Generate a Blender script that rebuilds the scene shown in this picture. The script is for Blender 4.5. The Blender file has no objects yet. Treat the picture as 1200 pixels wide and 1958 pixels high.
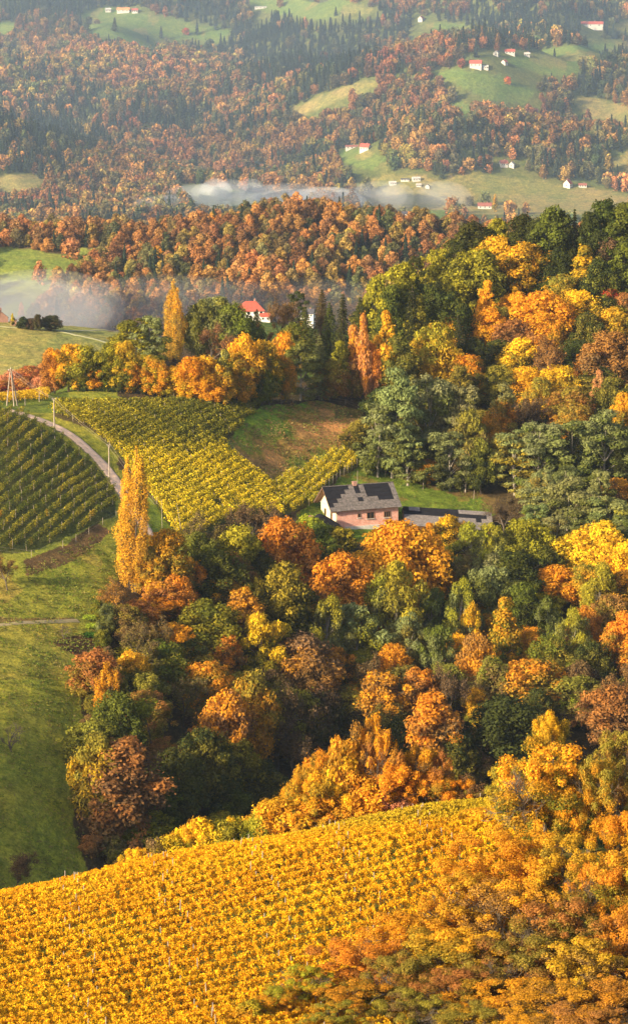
import bpy, math, random
import numpy as np
from mathutils import Vector, Matrix
R = math.radians
S = bpy.context.scene
COL = S.collection
# ---------------------------------------------------------------- camera, sky, sun, exposure
F = 5700.0; PITCH = math.atan(1229 / 5700.0); Z0 = 300.0
SUN_EL, SUN_AZ = 22.0, 38.0          # azimuth: degrees from -X (left) towards the camera side
EXPOSURE = 0.97
cam = bpy.data.cameras.new("camera"); camo = bpy.data.objects.new("camera", cam); COL.objects.link(camo)
camo.location = (0, 0, Z0); camo.rotation_euler = (R(90) - PITCH, 0, 0)
cam.sensor_fit = 'HORIZONTAL'; cam.sensor_width = 24; cam.lens = 24 * F / 1200
cam.clip_start = 1; cam.clip_end = 60000
S.camera = camo
W_ = bpy.data.worlds.new("World"); S.world = W_; W_.use_nodes = True
nt = W_.node_tree; bg = nt.nodes["Background"]
sky = nt.nodes.new("ShaderNodeTexSky"); sky.sky_type = 'NISHITA'; sky.sun_disc = False
tosun = Vector((-math.cos(R(SUN_AZ)) * math.cos(R(SUN_EL)), -math.sin(R(SUN_AZ)) * math.cos(R(SUN_EL)), math.sin(R(SUN_EL))))
sky.sun_elevation = R(SUN_EL); sky.sun_rotation = math.atan2(tosun.x, tosun.y)
sky.dust_density = 4.5; sky.air_density = .85
nt.links.new(sky.outputs[0], bg.inputs[0]); bg.inputs[1].default_value = 0.13
sl = bpy.data.lights.new("sun", 'SUN'); sl.energy = 5.0; sl.angle = R(2.0); sl.color = (1.0, 0.82, 0.55)
so = bpy.data.objects.new("sun", sl); COL.objects.link(so); so.location = (-200, -200, 500)
so.rotation_euler = tosun.to_track_quat('Z', 'Y').to_euler()
S.view_settings.view_transform = 'Standard'; S.view_settings.look = 'None'
S.view_settings.exposure = EXPOSURE; S.view_settings.gamma = 1
S.render.engine = 'CYCLES'
S.cycles.max_bounces = 4; S.cycles.diffuse_bounces = 2; S.cycles.glossy_bounces = 1
S.cycles.transmission_bounces = 2; S.cycles.volume_bounces = 3; S.cycles.transparent_max_bounces = 4
S.cycles.use_denoising = True; S.cycles.use_adaptive_sampling = True; S.cycles.adaptive_threshold = 0.02

# ---------------------------------------------------------------- pixel <-> ray helpers
def ray(px, py):
    v = (979.0 - py) / F; y = math.cos(PITCH) + v * math.sin(PITCH); z = -math.sin(PITCH) + v * math.cos(PITCH)
    return (px - 600.0) / F / y, -z / y                  # a = x/D, t = drop/D
def T(py): return ray(600, py)[1]
def proj(a, t):                                          # arrays a, t -> px, py
    th = np.arctan(t) - PITCH
    py = 979 + F * np.tan(th)
    yy = math.cos(PITCH) + (979 - py) / F * math.sin(PITCH)
    return 600 + a * F * yy, py
# ---------------------------------------------------------------- value noise
def _h(ix, iy, s):
    n = (ix.astype(np.int64) * 374761393 + iy.astype(np.int64) * 668265263 + s * 974711) & 0x7fffffff
    n = (n ^ (n >> 13)) * 1274126177 & 0x7fffffff
    return ((n ^ (n >> 16)) & 0xffff) / 65535.0
def vnoise(x, y, s=0):
    x = np.asarray(x, float); y = np.asarray(y, float)
    ix = np.floor(x); iy = np.floor(y); fx = x - ix; fy = y - iy
    fx = fx * fx * (3 - 2 * fx); fy = fy * fy * (3 - 2 * fy); ix = ix.astype(np.int64); iy = iy.astype(np.int64)
    return (_h(ix, iy, s) * (1 - fx) + _h(ix + 1, iy, s) * fx) * (1 - fy) + (_h(ix, iy + 1, s) * (1 - fx) + _h(ix + 1, iy + 1, s) * fx) * fy
def fbm(x, y, s=0, o=3):
    r = 0; a = 1; tot = 0
    for k in range(o):
        r = r + a * (vnoise(x * 2 ** k + 17.3 * k, y * 2 ** k - 9.1 * k, s + k) - .5); tot += a; a *= .5
    return r / tot * 2
def sst(x, a, b):
    u = np.clip((x - a) / (b - a), 0, 1); return u * u * (3 - 2 * u)
# ---------------------------------------------------------------- terrain: lofted ridge lines
PXC = [-2000, -500, 0, 200, 400, 600, 800, 1000, 1200, 1700]
def feat(D, V):
    D = [D] * 10 if not isinstance(D, list) else D
    V = [V] * 10 if not isinstance(V, list) else V
    return D, V
FE = [
 feat(15, -10.5), feat(30, -17), feat(100, [-42, -48, -49, -49, -49, -49, -49, -49, -49, -49]),
 feat(195, [-74, -76, 1958, 1958, 1958, 1958, 1958, 1958, 1958, -78]),
 feat([240, 240, 240, 244, 248, 252, 256, 260, 262, 262], [-88, -87, 1725, 1684, 1640, 1602, 1562, 1545, 1535, 1530]),
 feat([264, 264, 262, 266, 270, 274, 278, 284, 288, 288], [-96, -95, -97, -96, -95, -94, -92, -92, -93, -93]),
 feat([340, 350, 362, 380, 400, 425, 440, 445, 445, 445], [-66, -118, -139, -146, -150, -154, -156, -155, -152, -150]),  # first column: unseen hill added at the far left to shade the low meadow
 feat([420, 420, 418, 428, 440, 468, 480, 482, 482, 482], [-66, -118, -127, -134, -141, -145, -146, -145, -143, -143]),
 feat([450, 450, 446, 462, 480, 505, 515, 520, 522, 522], [-70, -114, -121.4, -126, -132, -136, -137, -136, -134, -134]),
 feat([495, 495, 490, 512, 530, 550, 558, 565, 572, 575], [-80, -108, 1055, 992, 1012, 1018, 1012, 1000, 965, 950]),
 feat([530, 530, 520, 540, 556, 578, 586, 590, 590, 600], [-85, -104, 920, 905, 905, 920, 930, 940, 900, 880]),
 feat([560, 560, 552, 572, 591, 620, 622, 625, 625, 630], [-87, -100, 790, 778, 772, 765, 800, 800, 780, 760]),
 feat([580, 580, 575, 615, 640, 650, 655, 658, 658, 665], [-90, -101, 768, -104, -107, -109, 690, 670, 660, 650]),
 feat([620, 620, 605, 660, 700, 700, 695, 708, 710, 715], [-110, -112, -112, -107, -109, -111, 605, 522, 512, -90]),
 feat([700, 700, 700, 740, 780, 780, 780, 800, 800, 800], [-125, -132, -135, -131, -115, -118, -125, -125, -125, -125]),
 feat([790, 790, 790, 800, 850, 870, 880, 900, 900, 900], [-137, -137, 742, 742, -134, -142, -150, -150, -150, -150]),
 feat([900, 900, 900, 905, 920, 940, 950, 960, 960, 960], [-134, -134, 612, 628, -145, -155, -160, -160, -160, -160]),
 feat(1010, [-165, -165, -168, -170, -172, -174, -174, -174, -174, -174]),
 feat(1105, [-160, -160, -164, -165, 602, 602, 600, -170, -170, -170]),
 feat(1160, [-152, -152, 520, 520, -152, -152, -154, -160, -164, -164]),
 feat([1235, 1235, 1235, 1228, 1215, 1215, 1215, 1215, 1200, 1200], [430, 430, 432, 442, 432, 428, 448, 462, 470, 480]),
 feat(1340, -176), feat(1690, -193), feat(1760, 388), feat([1840, 1840, 1850, 1860, 1850, 1830, 1820, 1840, 1850, 1850], 342),
 feat([2040, 2040, 2030, 2060, 2090, 2060, 2000, 2040, 2060, 2050], 262),
 feat([2330, 2330, 2300, 2360, 2400, 2350, 2300, 2280, 2330, 2330], 165),
 feat([2600, 2600, 2600, 2640, 2680, 2640, 2600, 2560, 2600, 2600], 82),
 feat([2930, 2930, 2900, 2950, 3000, 2980, 2930, 2900, 2950, 2950], 0),
 feat(3400, -70), feat(5000, -140), feat(12000, -205), feat(30000, -238)]
_fa = np.zeros((len(FE), 10)); _fl = _fa.copy(); _ft = _fa.copy()
for i, (D, V) in enumerate(FE):
    for j in range(10):
        v = V[j]; far = i >= len(FE) - 3
        t = -v / D[j] if (v < 0 and not (i >= len(FE) - 4)) else T(v)
        a = (PXC[j] - 600) / F / (math.cos(PITCH) + math.sin(PITCH) * (math.sin(PITCH) - t * math.cos(PITCH)) / (math.cos(PITCH) + t * math.sin(PITCH)))
        _fa[i, j] = a; _fl[i, j] = math.log(D[j]); _ft[i, j] = t
def pchip(x, y, xi):
    h = np.diff(x); d = np.diff(y) / h; m = np.zeros(len(x)); m[0] = d[0]; m[-1] = d[-1]
    for k in range(1, len(x) - 1):
        if d[k - 1] * d[k] > 0:
            w1 = 2 * h[k] + h[k - 1]; w2 = h[k] + 2 * h[k - 1]; m[k] = (w1 + w2) / (w1 / d[k - 1] + w2 / d[k])
    i = np.clip(np.searchsorted(x, xi) - 1, 0, len(x) - 2); u = (xi - x[i]) / h[i]
    return (y[i] * (1 + 2 * u) * (1 - u) ** 2 + m[i] * h[i] * u * (1 - u) ** 2 + y[i + 1] * u * u * (3 - 2 * u) + m[i + 1] * h[i] * u * u * (u - 1))
A_ = np.concatenate([np.linspace(-.75, -.16, 50)[:-1], np.linspace(-.16, -.118, 22)[:-1], np.linspace(-.118, .118, 400), np.linspace(.118, .16, 22)[1:], np.linspace(.16, .75, 40)[1:]])
L_ = np.concatenate([np.linspace(math.log(15), math.log(180), 50)[:-1], np.linspace(math.log(180), math.log(262), 240)[:-1], np.linspace(math.log(262), math.log(370), 60)[:-1],
                     np.linspace(math.log(370), math.log(720), 640)[:-1], np.linspace(math.log(720), math.log(1260), 240)[:-1], np.linspace(math.log(1260), math.log(3100), 420)[:-1],
                     np.linspace(math.log(3100), math.log(30000), 60)])
def ksmooth(M, x, s):                                    # gaussian smoothing along axis 1 in real units of x
    xi = np.linspace(x[0], x[-1], 2600); K = int(3 * s / (xi[1] - xi[0])) + 1
    k = np.exp(-.5 * (np.arange(-K, K + 1) * (xi[1] - xi[0]) / s) ** 2); k /= k.sum(); out = np.zeros_like(M)
    for r in range(M.shape[0]):
        v = np.interp(xi, x, M[r]); v = np.convolve(np.pad(v, K, mode='edge'), k, 'valid'); out[r] = np.interp(x, xi, v)
    return out
TT = np.zeros((len(A_), len(L_)))
for r, a in enumerate(A_):
    l = np.array([np.interp(a, _fa[i], _fl[i]) for i in range(len(FE))]); t = np.array([np.interp(a, _fa[i], _ft[i]) for i in range(len(FE))])
    TT[r] = pchip(l, t, L_)
ZB = ksmooth(-np.exp(L_)[None] * TT, L_, .006)           # heights relative to the camera
ZB = ksmooth(ZB.T.copy(), A_, .010).T
AA, DD = np.meshgrid(A_, np.exp(L_), indexing='ij'); XX = AA * DD; YY = DD
def relief(x, y):
    d = y
    z = fbm(x / 14, y / 14, 3) * .45 * sst(d, 120, 170) + fbm(x / 3.2, y / 3.2, 8, 2) * .13 * (1 - sst(d, 900, 1000))
    z = z + fbm(x / 70, y / 90, 5) * 8 * sst(d, 1060, 1150) * (1 - sst(d, 1500, 1700))
    f = sst(d, 1750, 1950) * (1 - sst(d, 6000, 9000))
    z = z + f * (90 * (.42 - np.abs(fbm(x / 330 + y / 600, y / 520 - x / 500, 22))) + 14 * fbm(x / 110, y / 130, 33))
    z = z + 90 * sst(d, 9000, 20000) * fbm(x / 5000, y / 5000, 41)
    # a round orchard mound with houses, and a long spur behind it
    z = z + 12 * np.exp(-((x - 60) / 60) ** 2 - ((d - 1850) / 60) ** 2)
    z = z + 14 * np.exp(-((x - 90 - (d - 2150) * .10) / 75) ** 2 - ((d - 2140) / 110) ** 2)
    z = z + 16 * np.exp(-((x + 80) / 90) ** 2 - ((d - 2150) / 90) ** 2)
    return z
ZZ = ZB + relief(XX, YY)
def gz(x, y):
    x = np.asarray(x, float); y = np.asarray(y, float); a = x / y; l = np.log(np.maximum(y, 15.1))
    i = np.clip(np.searchsorted(A_, a) - 1, 0, len(A_) - 2); j = np.clip(np.searchsorted(L_, l) - 1, 0, len(L_) - 2)
    u = np.clip((a - A_[i]) / (A_[i + 1] - A_[i]), 0, 1); v = np.clip((l - L_[j]) / (L_[j + 1] - L_[j]), 0, 1)
    return ZZ[i, j] * (1 - u) * (1 - v) + ZZ[i + 1, j] * u * (1 - v) + ZZ[i, j + 1] * (1 - u) * v + ZZ[i + 1, j + 1] * u * v + Z0
def hit(px, py, D0, D1, H=0.0):
    """first distance at which something H metres above the ground meets the sight line of this pixel"""
    a, t = ray(px, py); d = np.linspace(D0, D1, 900); tg = (Z0 - gz(a * d, d) - H) / d
    k = np.argmax(tg <= t)
    if tg[k] > t: k = int(np.argmin(tg - t))
    D = d[k]; return a * D, D
def P(px, py, D0, D1, H=0.0):
    x, y = hit(px, py, D0, D1, H); return Vector((x, y, float(gz(x, y))))
def inpoly(px, py, poly):
    c = np.zeros(np.shape(px), bool); n = len(poly)
    for i in range(n):
        x1, y1 = poly[i]; x2, y2 = poly[i - 1]
        if y1 == y2: continue
        c ^= ((y1 > py) != (y2 > py)) & (px < (x2 - x1) * (py - y1) / (y2 - y1) + x1)
    return c
# ---------------------------------------------------------------- object helpers
def tag(o, label=None, cat=None, group=None, kind=None):
    if label: o['label'] = label
    if cat: o['category'] = cat
    if group: o['group'] = group
    if kind: o['kind'] = kind
    return o
def mesh_np(name, V, faces, n, mats=(), attrs=None, cols=None):
    """V (N,3); faces flat index array of polygons with n corners"""
    me = bpy.data.meshes.new(name); V = np.asarray(V, np.float32); faces = np.asarray(faces, np.int32).ravel(); m = len(faces) // n
    me.vertices.add(len(V)); me.vertices.foreach_set('co', V.ravel())
    me.loops.add(len(faces)); me.loops.foreach_set('vertex_index', faces)
    me.polygons.add(m); me.polygons.foreach_set('loop_start', np.arange(m, dtype=np.int32) * n)
    for k, v in (attrs or {}).items():
        at = me.attributes.new(k, 'FLOAT', 'FACE' if len(v) == m else 'POINT'); at.data.foreach_set('value', np.asarray(v, np.float32))
    for k, v in (cols or {}).items():
        v = np.asarray(v, np.float32); v = np.concatenate([v, np.ones((len(v), 1), np.float32)], 1)
        at = me.attributes.new(k, 'FLOAT_COLOR', 'FACE' if len(v) == m else 'POINT'); at.data.foreach_set('color', v.ravel())
    me.update(calc_edges=True)
    for q in mats: me.materials.append(q)
    return me
def link(name, me, parent=None, loc=None):
    o = bpy.data.objects.new(name, me); COL.objects.link(o)
    if parent: o.parent = parent
    if loc is not None: o.location = loc
    return o
def empty(name, loc=(0, 0, 0), rz=0.0):
    o = bpy.data.objects.new(name, None); COL.objects.link(o); o.location = loc; o.rotation_euler = (0, 0, rz); o.empty_display_size = .3
    return o
class MB:
    """collects boxes, tubes and polygons into one mesh"""
    def __init__(s): s.v = []; s.f = []
    def poly(s, pts):
        b = len(s.v); s.v += [tuple(p) for p in pts]; s.f.append(tuple(range(b, b + len(pts))))
    def box(s, c, d, rz=0, tilt=None):
        M = Matrix.Rotation(rz, 3, 'Z') if tilt is None else tilt
        b = len(s.v)
        for sx in (-1, 1):
            for sy in (-1, 1):
                for sz in (-1, 1): s.v.append(tuple(Vector(c) + M @ Vector((sx * d[0] / 2, sy * d[1] / 2, sz * d[2] / 2))))
        s.f += [tuple(b + i for i in q) for q in ((0, 1, 3, 2), (4, 6, 7, 5), (0, 4, 5, 1), (2, 3, 7, 6), (0, 2, 6, 4), (1, 5, 7, 3))]
    def tube(s, pts, rad, n=5):
        pts = [Vector(p) for p in pts]; b = len(s.v)
        for i, p in enumerate(pts):
            d = (pts[min(i + 1, len(pts) - 1)] - pts[max(i - 1, 0)]).normalized(); u = d.cross(Vector((.31, .17, .93)))
            if u.length < .05: u = d.cross(Vector((1, 0, 0)))
            u.normalize(); w = d.cross(u); r = rad[i] if isinstance(rad, (list, tuple)) else rad
            for k in range(n): s.v.append(tuple(p + (u * math.cos(k * 2 * math.pi / n) + w * math.sin(k * 2 * math.pi / n)) * r))
        for i in range(len(pts) - 1):
            for k in range(n): q = b + i * n + k; q2 = b + i * n + (k + 1) % n; s.f.append((q, q2, q2 + n, q + n))
        s.f.append(tuple(b + k for k in reversed(range(n)))); s.f.append(tuple(b + (len(pts) - 1) * n + k for k in range(n)))
    def prism(s, pts, off):
        n = len(pts); b = len(s.v); off = Vector(off)
        s.v += [tuple(Vector(p)) for p in pts] + [tuple(Vector(p) + off) for p in pts]
        s.f.append(tuple(b + k for k in range(n))); s.f.append(tuple(b + n + k for k in reversed(range(n))))
        for k in range(n): s.f.append((b + k, b + n + k, b + n + (k + 1) % n, b + (k + 1) % n))
    def mesh(s, name, mat):
        me = bpy.data.meshes.new(name); me.from_pydata(s.v, [], s.f); me.materials.append(mat)
        import bmesh
        bm = bmesh.new(); bm.from_mesh(me); bmesh.ops.recalc_face_normals(bm, faces=bm.faces); bm.to_mesh(me); bm.free(); return me
    def build(s, name, mat, parent=None, loc=None): return link(name, s.mesh(name, mat), parent, loc)
# ---------------------------------------------------------------- materials
def newmat(name):
    m = bpy.data.materials.new(name); m.use_nodes = True; n = m.node_tree; n.nodes.clear(); out = n.nodes.new('ShaderNodeOutputMaterial'); return m, n, out
def N(n, typ, **kw):
    x = n.nodes.new(typ)
    for k, v in kw.items(): setattr(x, k, v)
    return x
def noise(n, scale, detail=4, rough=.6, vec=None, obj=True, stretch=None):
    t = N(n, 'ShaderNodeTexNoise'); t.inputs['Scale'].default_value = scale; t.inputs['Detail'].default_value = detail; t.inputs['Roughness'].default_value = rough
    c = N(n, 'ShaderNodeTexCoord'); src = c.outputs['Object']
    if stretch:
        mp = N(n, 'ShaderNodeMapping'); mp.inputs['Scale'].default_value = stretch[:3]
        if len(stretch) > 3: mp.inputs['Rotation'].default_value = (0, 0, stretch[3])
        n.links.new(src, mp.inputs[0]); src = mp.outputs[0]
    n.links.new(src, t.inputs['Vector']); return t
def ramp(n, src, stops):
    r = N(n, 'ShaderNodeValToRGB'); e = r.color_ramp.elements
    while len(e) > 1: e.remove(e[-1])
    e[0].position, e[0].color = stops[0][0], (*stops[0][1], 1)
    for p, c in stops[1:]:
        q = e.new(p); q.color = (*c, 1)
    n.links.new(src, r.inputs[0]); return r
def mix(n, blend, fac, a, b):
    x = N(n, 'ShaderNodeMix', data_type='RGBA', blend_type=blend)
    for sock, v in ((x.inputs[0], fac), (x.inputs[6], a), (x.inputs[7], b)):
        if hasattr(v, 'is_linked') or hasattr(v, 'links'): n.links.new(v, sock)
        elif isinstance(v, (int, float)): sock.default_value = v
        else: sock.default_value = (*v, 1)
    return x.outputs[2]
def simple(name, col, rough=.8, var=.25, scale=3.0, bump=.0, spec=.3, stretch=None):
    m, n, out = newmat(name); b = N(n, 'ShaderNodeBsdfPrincipled'); b.inputs['Roughness'].default_value = rough; b.inputs['Specular IOR Level'].default_value = spec
    t = noise(n, scale, 5, .65, stretch=stretch)
    r = ramp(n, t.outputs[0], [(.25, tuple(c * (1 - var) for c in col)), (.75, tuple(min(1, c * (1 + var)) for c in col))])
    n.links.new(r.outputs[0], b.inputs['Base Color'])
    if bump:
        bp = N(n, 'ShaderNodeBump'); bp.inputs['Strength'].default_value = bump; bp.inputs['Distance'].default_value = .05; n.links.new(t.outputs[0], bp.inputs['Height']); n.links.new(bp.outputs[0], b.inputs['Normal'])
    n.links.new(b.outputs[0], out.inputs[0]); return m
def leafmat(name, mode, trans=.32):
    """mode 'object': tree colours from the object's own colour pair; 'instancer': from the instance; 'face': stored per leaf"""
    m, n, out = newmat(name)
    v = N(n, 'ShaderNodeAttribute', attribute_name='v')
    if mode == 'face':
        c = N(n, 'ShaderNodeAttribute', attribute_name='leafcol').outputs['Color']
    else:
        mm = N(n, 'ShaderNodeAttribute', attribute_name='m')
        if mode == 'object':
            c1 = N(n, 'ShaderNodeObjectInfo').outputs['Color']; c2 = N(n, 'ShaderNodeAttribute', attribute_type='OBJECT', attribute_name='inner').outputs['Color']
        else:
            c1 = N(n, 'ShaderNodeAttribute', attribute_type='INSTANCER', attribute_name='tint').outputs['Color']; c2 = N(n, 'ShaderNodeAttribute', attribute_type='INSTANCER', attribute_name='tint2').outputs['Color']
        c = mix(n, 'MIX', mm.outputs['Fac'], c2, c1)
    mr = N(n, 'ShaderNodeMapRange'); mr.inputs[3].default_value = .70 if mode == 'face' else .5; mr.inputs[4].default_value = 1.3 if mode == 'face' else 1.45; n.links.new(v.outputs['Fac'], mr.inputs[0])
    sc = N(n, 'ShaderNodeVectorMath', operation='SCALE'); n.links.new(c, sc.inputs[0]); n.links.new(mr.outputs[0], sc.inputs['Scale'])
    d = N(n, 'ShaderNodeBsdfDiffuse'); tr = N(n, 'ShaderNodeBsdfTranslucent'); mx = N(n, 'ShaderNodeMixShader'); mx.inputs[0].default_value = trans
    n.links.new(sc.outputs[0], d.inputs[0]); n.links.new(sc.outputs[0], tr.inputs[0]); n.links.new(d.outputs[0], mx.inputs[1]); n.links.new(tr.outputs[0], mx.inputs[2]); n.links.new(mx.outputs[0], out.inputs[0])
    return m
M_LEAF = leafmat('foliage', 'object'); M_FAR = leafmat('far_foliage', 'instancer', .25); M_VINE = leafmat('vine_leaves', 'face', .35)
M_BARK = simple('bark', (.11, .085, .06), .95, .45, 2.0); M_PALEBARK = simple('pale_bark', (.30, .26, .20), .95, .5, 1.5)
M_POST = simple('weathered_post', (.32, .26, .20), .9, .3, 4); M_WOOD = simple('old_wood', (.20, .12, .07), .9, .4, 4)
# ground
def groundmat():
    m, n, out = newmat('ground_cover'); at = N(n, 'ShaderNodeAttribute', attribute_name='gcol')
    a = noise(n, .35, 8, .7); b = noise(n, 2.3, 6, .75); g = noise(n, .06, 4, .6)
    st = noise(n, .9, 5, .7, stretch=(1.0, .35, 1, R(-35)))
    c = mix(n, 'MULTIPLY', 1.0, at.outputs['Color'], ramp(n, a.outputs[0], [(.32, (.62, .62, .60)), (.5, (1, 1, 1)), (.68, (1.5, 1.35, 1.1))]).outputs[0])
    c = mix(n, 'MULTIPLY', .9, c, ramp(n, b.outputs[0], [(.35, (.55, .6, .5)), (.6, (1.3, 1.25, 1.2))]).outputs[0])
    c = mix(n, 'MULTIPLY', .8, c, ramp(n, st.outputs[0], [(.35, (.7, .72, .7)), (.62, (1.28, 1.2, 1.1))]).outputs[0])
    c = mix(n, 'MULTIPLY', .6, c, ramp(n, g.outputs[0], [(.38, (.75, .9, .7)), (.62, (1.3, 1.1, 1.0))]).outputs[0])
    d = N(n, 'ShaderNodeBsdfPrincipled'); d.inputs['Roughness'].default_value = 1; d.inputs['Specular IOR Level'].default_value = .1; n.links.new(c, d.inputs['Base Color'])
    bp = N(n, 'ShaderNodeBump'); bp.inputs['Strength'].default_value = .9; bp.inputs['Distance'].default_value = .35; n.links.new(b.outputs[0], bp.inputs['Height'])
    bp2 = N(n, 'ShaderNodeBump'); bp2.inputs['Strength'].default_value = .7; bp2.inputs['Distance'].default_value = 1.0; n.links.new(a.outputs[0], bp2.inputs['Height']); n.links.new(bp2.outputs[0], bp.inputs['Normal'])
    n.links.new(bp.outputs[0], d.inputs['Normal']); n.links.new(d.outputs[0], out.inputs[0]); return m
# ---------------------------------------------------------------- land cover, traced in the picture and laid on the ground
BARE = [(428, 852), (462, 806), (500, 778), (600, 768), (690, 783), (695, 835), (605, 885), (520, 924), (470, 888)]
VCENTRE = [(105, 772), (480, 766), (500, 778), (428, 852), (470, 888), (520, 924), (605, 885), (690, 838), (692, 882), (630, 925), (600, 965), (540, 985), (470, 985), (420, 1010), (335, 1030), (300, 965), (262, 925), (235, 880), (170, 820), (100, 792)]
VLEFT = [(-60, 775), (45, 792), (110, 832), (170, 880), (225, 945), (222, 985), (150, 1020), (60, 1055), (-60, 1062)]
CLEAR = [ # far meadows: polygon, colour
 ([(140, 30), (200, 12), (300, 30), (440, 58), (430, 80), (330, 75), (290, 95), (180, 65), (150, 48)], 0),
 ([(430, -30), (560, -30), (640, -8), (730, 22), (600, 38), (500, 20)], 0), ([(-20, 335), (60, 332), (85, 345), (60, 366), (-20, 368)], 1),
 ([(330, 350), (380, 352), (520, 375), (500, 398), (380, 392)], 0), ([(555, 208), (620, 180), (700, 152), (738, 156), (700, 175), (620, 205), (575, 222)], 1),
 ([(815, 138), (870, 128), (960, 145), (1025, 175), (1000, 200), (930, 190), (880, 165)], 0), ([(960, 112), (1040, 95), (1060, 90), (1180, 80), (1210, 90), (1120, 110), (1100, 145), (1030, 142)], 0),
 ([(840, 198), (880, 195), (925, 215), (890, 222)], 0), ([(640, 285), (700, 285), (748, 305), (740, 325), (690, 322), (650, 308)], 0),
 ([(670, 360), (740, 332), (830, 338), (870, 352), (860, 400), (700, 400)], 1), ([(850, 335), (900, 328), (1060, 348), (1210, 372), (1210, 410), (900, 410), (860, 372)], 1),
 ([(1080, 185), (1150, 190), (1210, 205), (1210, 240), (1130, 225)], 1), ([(1150, 315), (1210, 285), (1210, 325)], 1), ([(800, 45), (850, 40), (925, 58), (850, 62)], 0), ([(1140, 42), (1210, 36), (1210, 62)], 0), ([(-20, 42), (38, 44), (20, 60), (-20, 62)], 0),
 ([(870, 400), (760, 405), (790, 428), (860, 418)], 0)]
MIDCLEAR = [(-30, 478), (40, 474), (120, 484), (215, 468), (196, 496), (150, 530), (95, 560), (60, 640), (-30, 640)]
def zone_colours():
    t = (-ZZ) / DD; px, py = proj(AA, t); wob = fbm(XX / 6, YY / 6, 61) * 9; wx = px + wob; wy = py + fbm(XX / 6, YY / 6, 67) * 7
    grass = np.array([.31, .32, .045]); C = np.zeros(ZZ.shape + (3,)); C[:] = (.075, .055, .03)      # leaf litter under trees
    def put(mask, col): C[mask] = col
    mid = (DD > 330) & (DD < 640)
    put(DD > 1600, (.12, .14, .045)); put((DD < 262), (.12, .145, .03)); put((DD < 262) & (fbm(XX / 2, YY / 2, 12) > .15), (.13, .12, .035))
    md = mid & (wx < 225 + 60 * np.exp(-((py - 1000) / 60) ** 2) - 90 * sst(py, 1120, 1500) + 40 * sst(py, 1560, 1700))
    put(md, grass)
    put(md & (py > 1060) & (py < 1180) & (fbm(XX / 9, YY / 9, 71) > .2), (.22, .20, .05))
    put(mid & inpoly(wx, wy, [(205, 900), (240, 900), (300, 960), (335, 1035), (300, 1075), (215, 1060)]), (.20, .25, .035)); put(md & (py < 1190), (.27, .28, .042)); put(md & (py > 1060) & (py < 1180) & (fbm(XX / 9, YY / 9, 71) > .2), (.33, .28, .06)); put(md & (py > 1190) & (py < 1300) & (px < 150 - (py - 1200) * .3), (.36, .31, .055))  # last band is paler: sunlight on the upper meadow put into the colour
    br = md & inpoly(wx, wy, [(45, 1070), (130, 1040), (190, 1000), (215, 1015), (170, 1055), (110, 1085), (50, 1100)]); put(br, (.15, .09, .045))
    put(md & inpoly(wx, wy, [(90, 1228), (150, 1215), (215, 1225), (205, 1265), (150, 1262)]), (.13, .075, .035))
    put(md & inpoly(wx, wy, [(-20, 1180), (30, 1182), (140, 1180), (140, 1189), (30, 1192), (-20, 1200)]), (.20, .14, .05))
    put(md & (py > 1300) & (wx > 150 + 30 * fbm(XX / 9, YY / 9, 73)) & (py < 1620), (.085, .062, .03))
    vc = mid & inpoly(wx, wy, VCENTRE); put(vc, (.12, .13, .03)); put(vc & (py < 840), (.10, .085, .035))
    put(mid & inpoly(wx, wy, VLEFT), (.075, .085, .025))
    bare = mid & inpoly(wx, wy, BARE); f = fbm((XX + YY * .6) / 5, (YY * 1.2 - XX) / 16, 81) * .8 + .55 - np.abs((py - 880) + (px - 520) * .50) / 80
    put(bare, (.24, .26, .042)); put(bare & (f > -.02), (.36, .23, .065)); put(bare & (f > .24), (.46, .25, .10)); put(bare & (f < -.3), (.22, .34, .04)); put(bare & (px > 640) & (py < 800), (.16, .13, .04))
    lawn = mid & inpoly(wx, wy, [(560, 985), (605, 960), (640, 925), (695, 880), (740, 905), (860, 925), (945, 960), (945, 985), (780, 1045), (600, 1030)]); put(lawn, (.12, .19, .025)); put(lawn & (fbm(XX / 4, YY / 4, 99) > .22), (.19, .17, .04))
    put(mid & inpoly(wx, wy, [(735, 905), (860, 922), (945, 955), (945, 985), (900, 955), (820, 935)]) & (fbm(XX / 3, YY / 3, 98) > -.15), (.15, .105, .04))
    put((DD > 560) & (DD < 640) & (px < 130) & (py < 790), (.13, .17, .03))
    mf = (DD > 740) & (DD < 960) & (px < 420); put(mf, (.24, .25, .085)); put(mf & (fbm(XX / 30, YY / 30, 90) > .1), (.29, .27, .09))
    put(mf & (py < 622) & (px > 130) & (px < 205), (.08, .14, .03)); put(mf & (py < 634) & (px > 205), (.16, .10, .06))
    put((DD > 640) & (DD < 900) & (px > 420), (.09, .13, .03))
    put((DD > 960) & (DD < 1260) & inpoly(wx, wy, MIDCLEAR), (.19, .24, .055)); put((DD > 1200) & (DD < 1260) & inpoly(wx, wy, [(-30, 440), (60, 455), (100, 475), (-30, 462)]), (.22, .17, .06))
    for poly, k in CLEAR:
        z = (DD > 1600) & inpoly(px + wob * .5, py, poly); put(z, (.13, .19, .05) if k == 0 else (.25, .22, .09))
        put(z & (fbm(XX / 25, YY / 40, 95) > .25), (.20, .20, .07))
    return C
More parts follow.
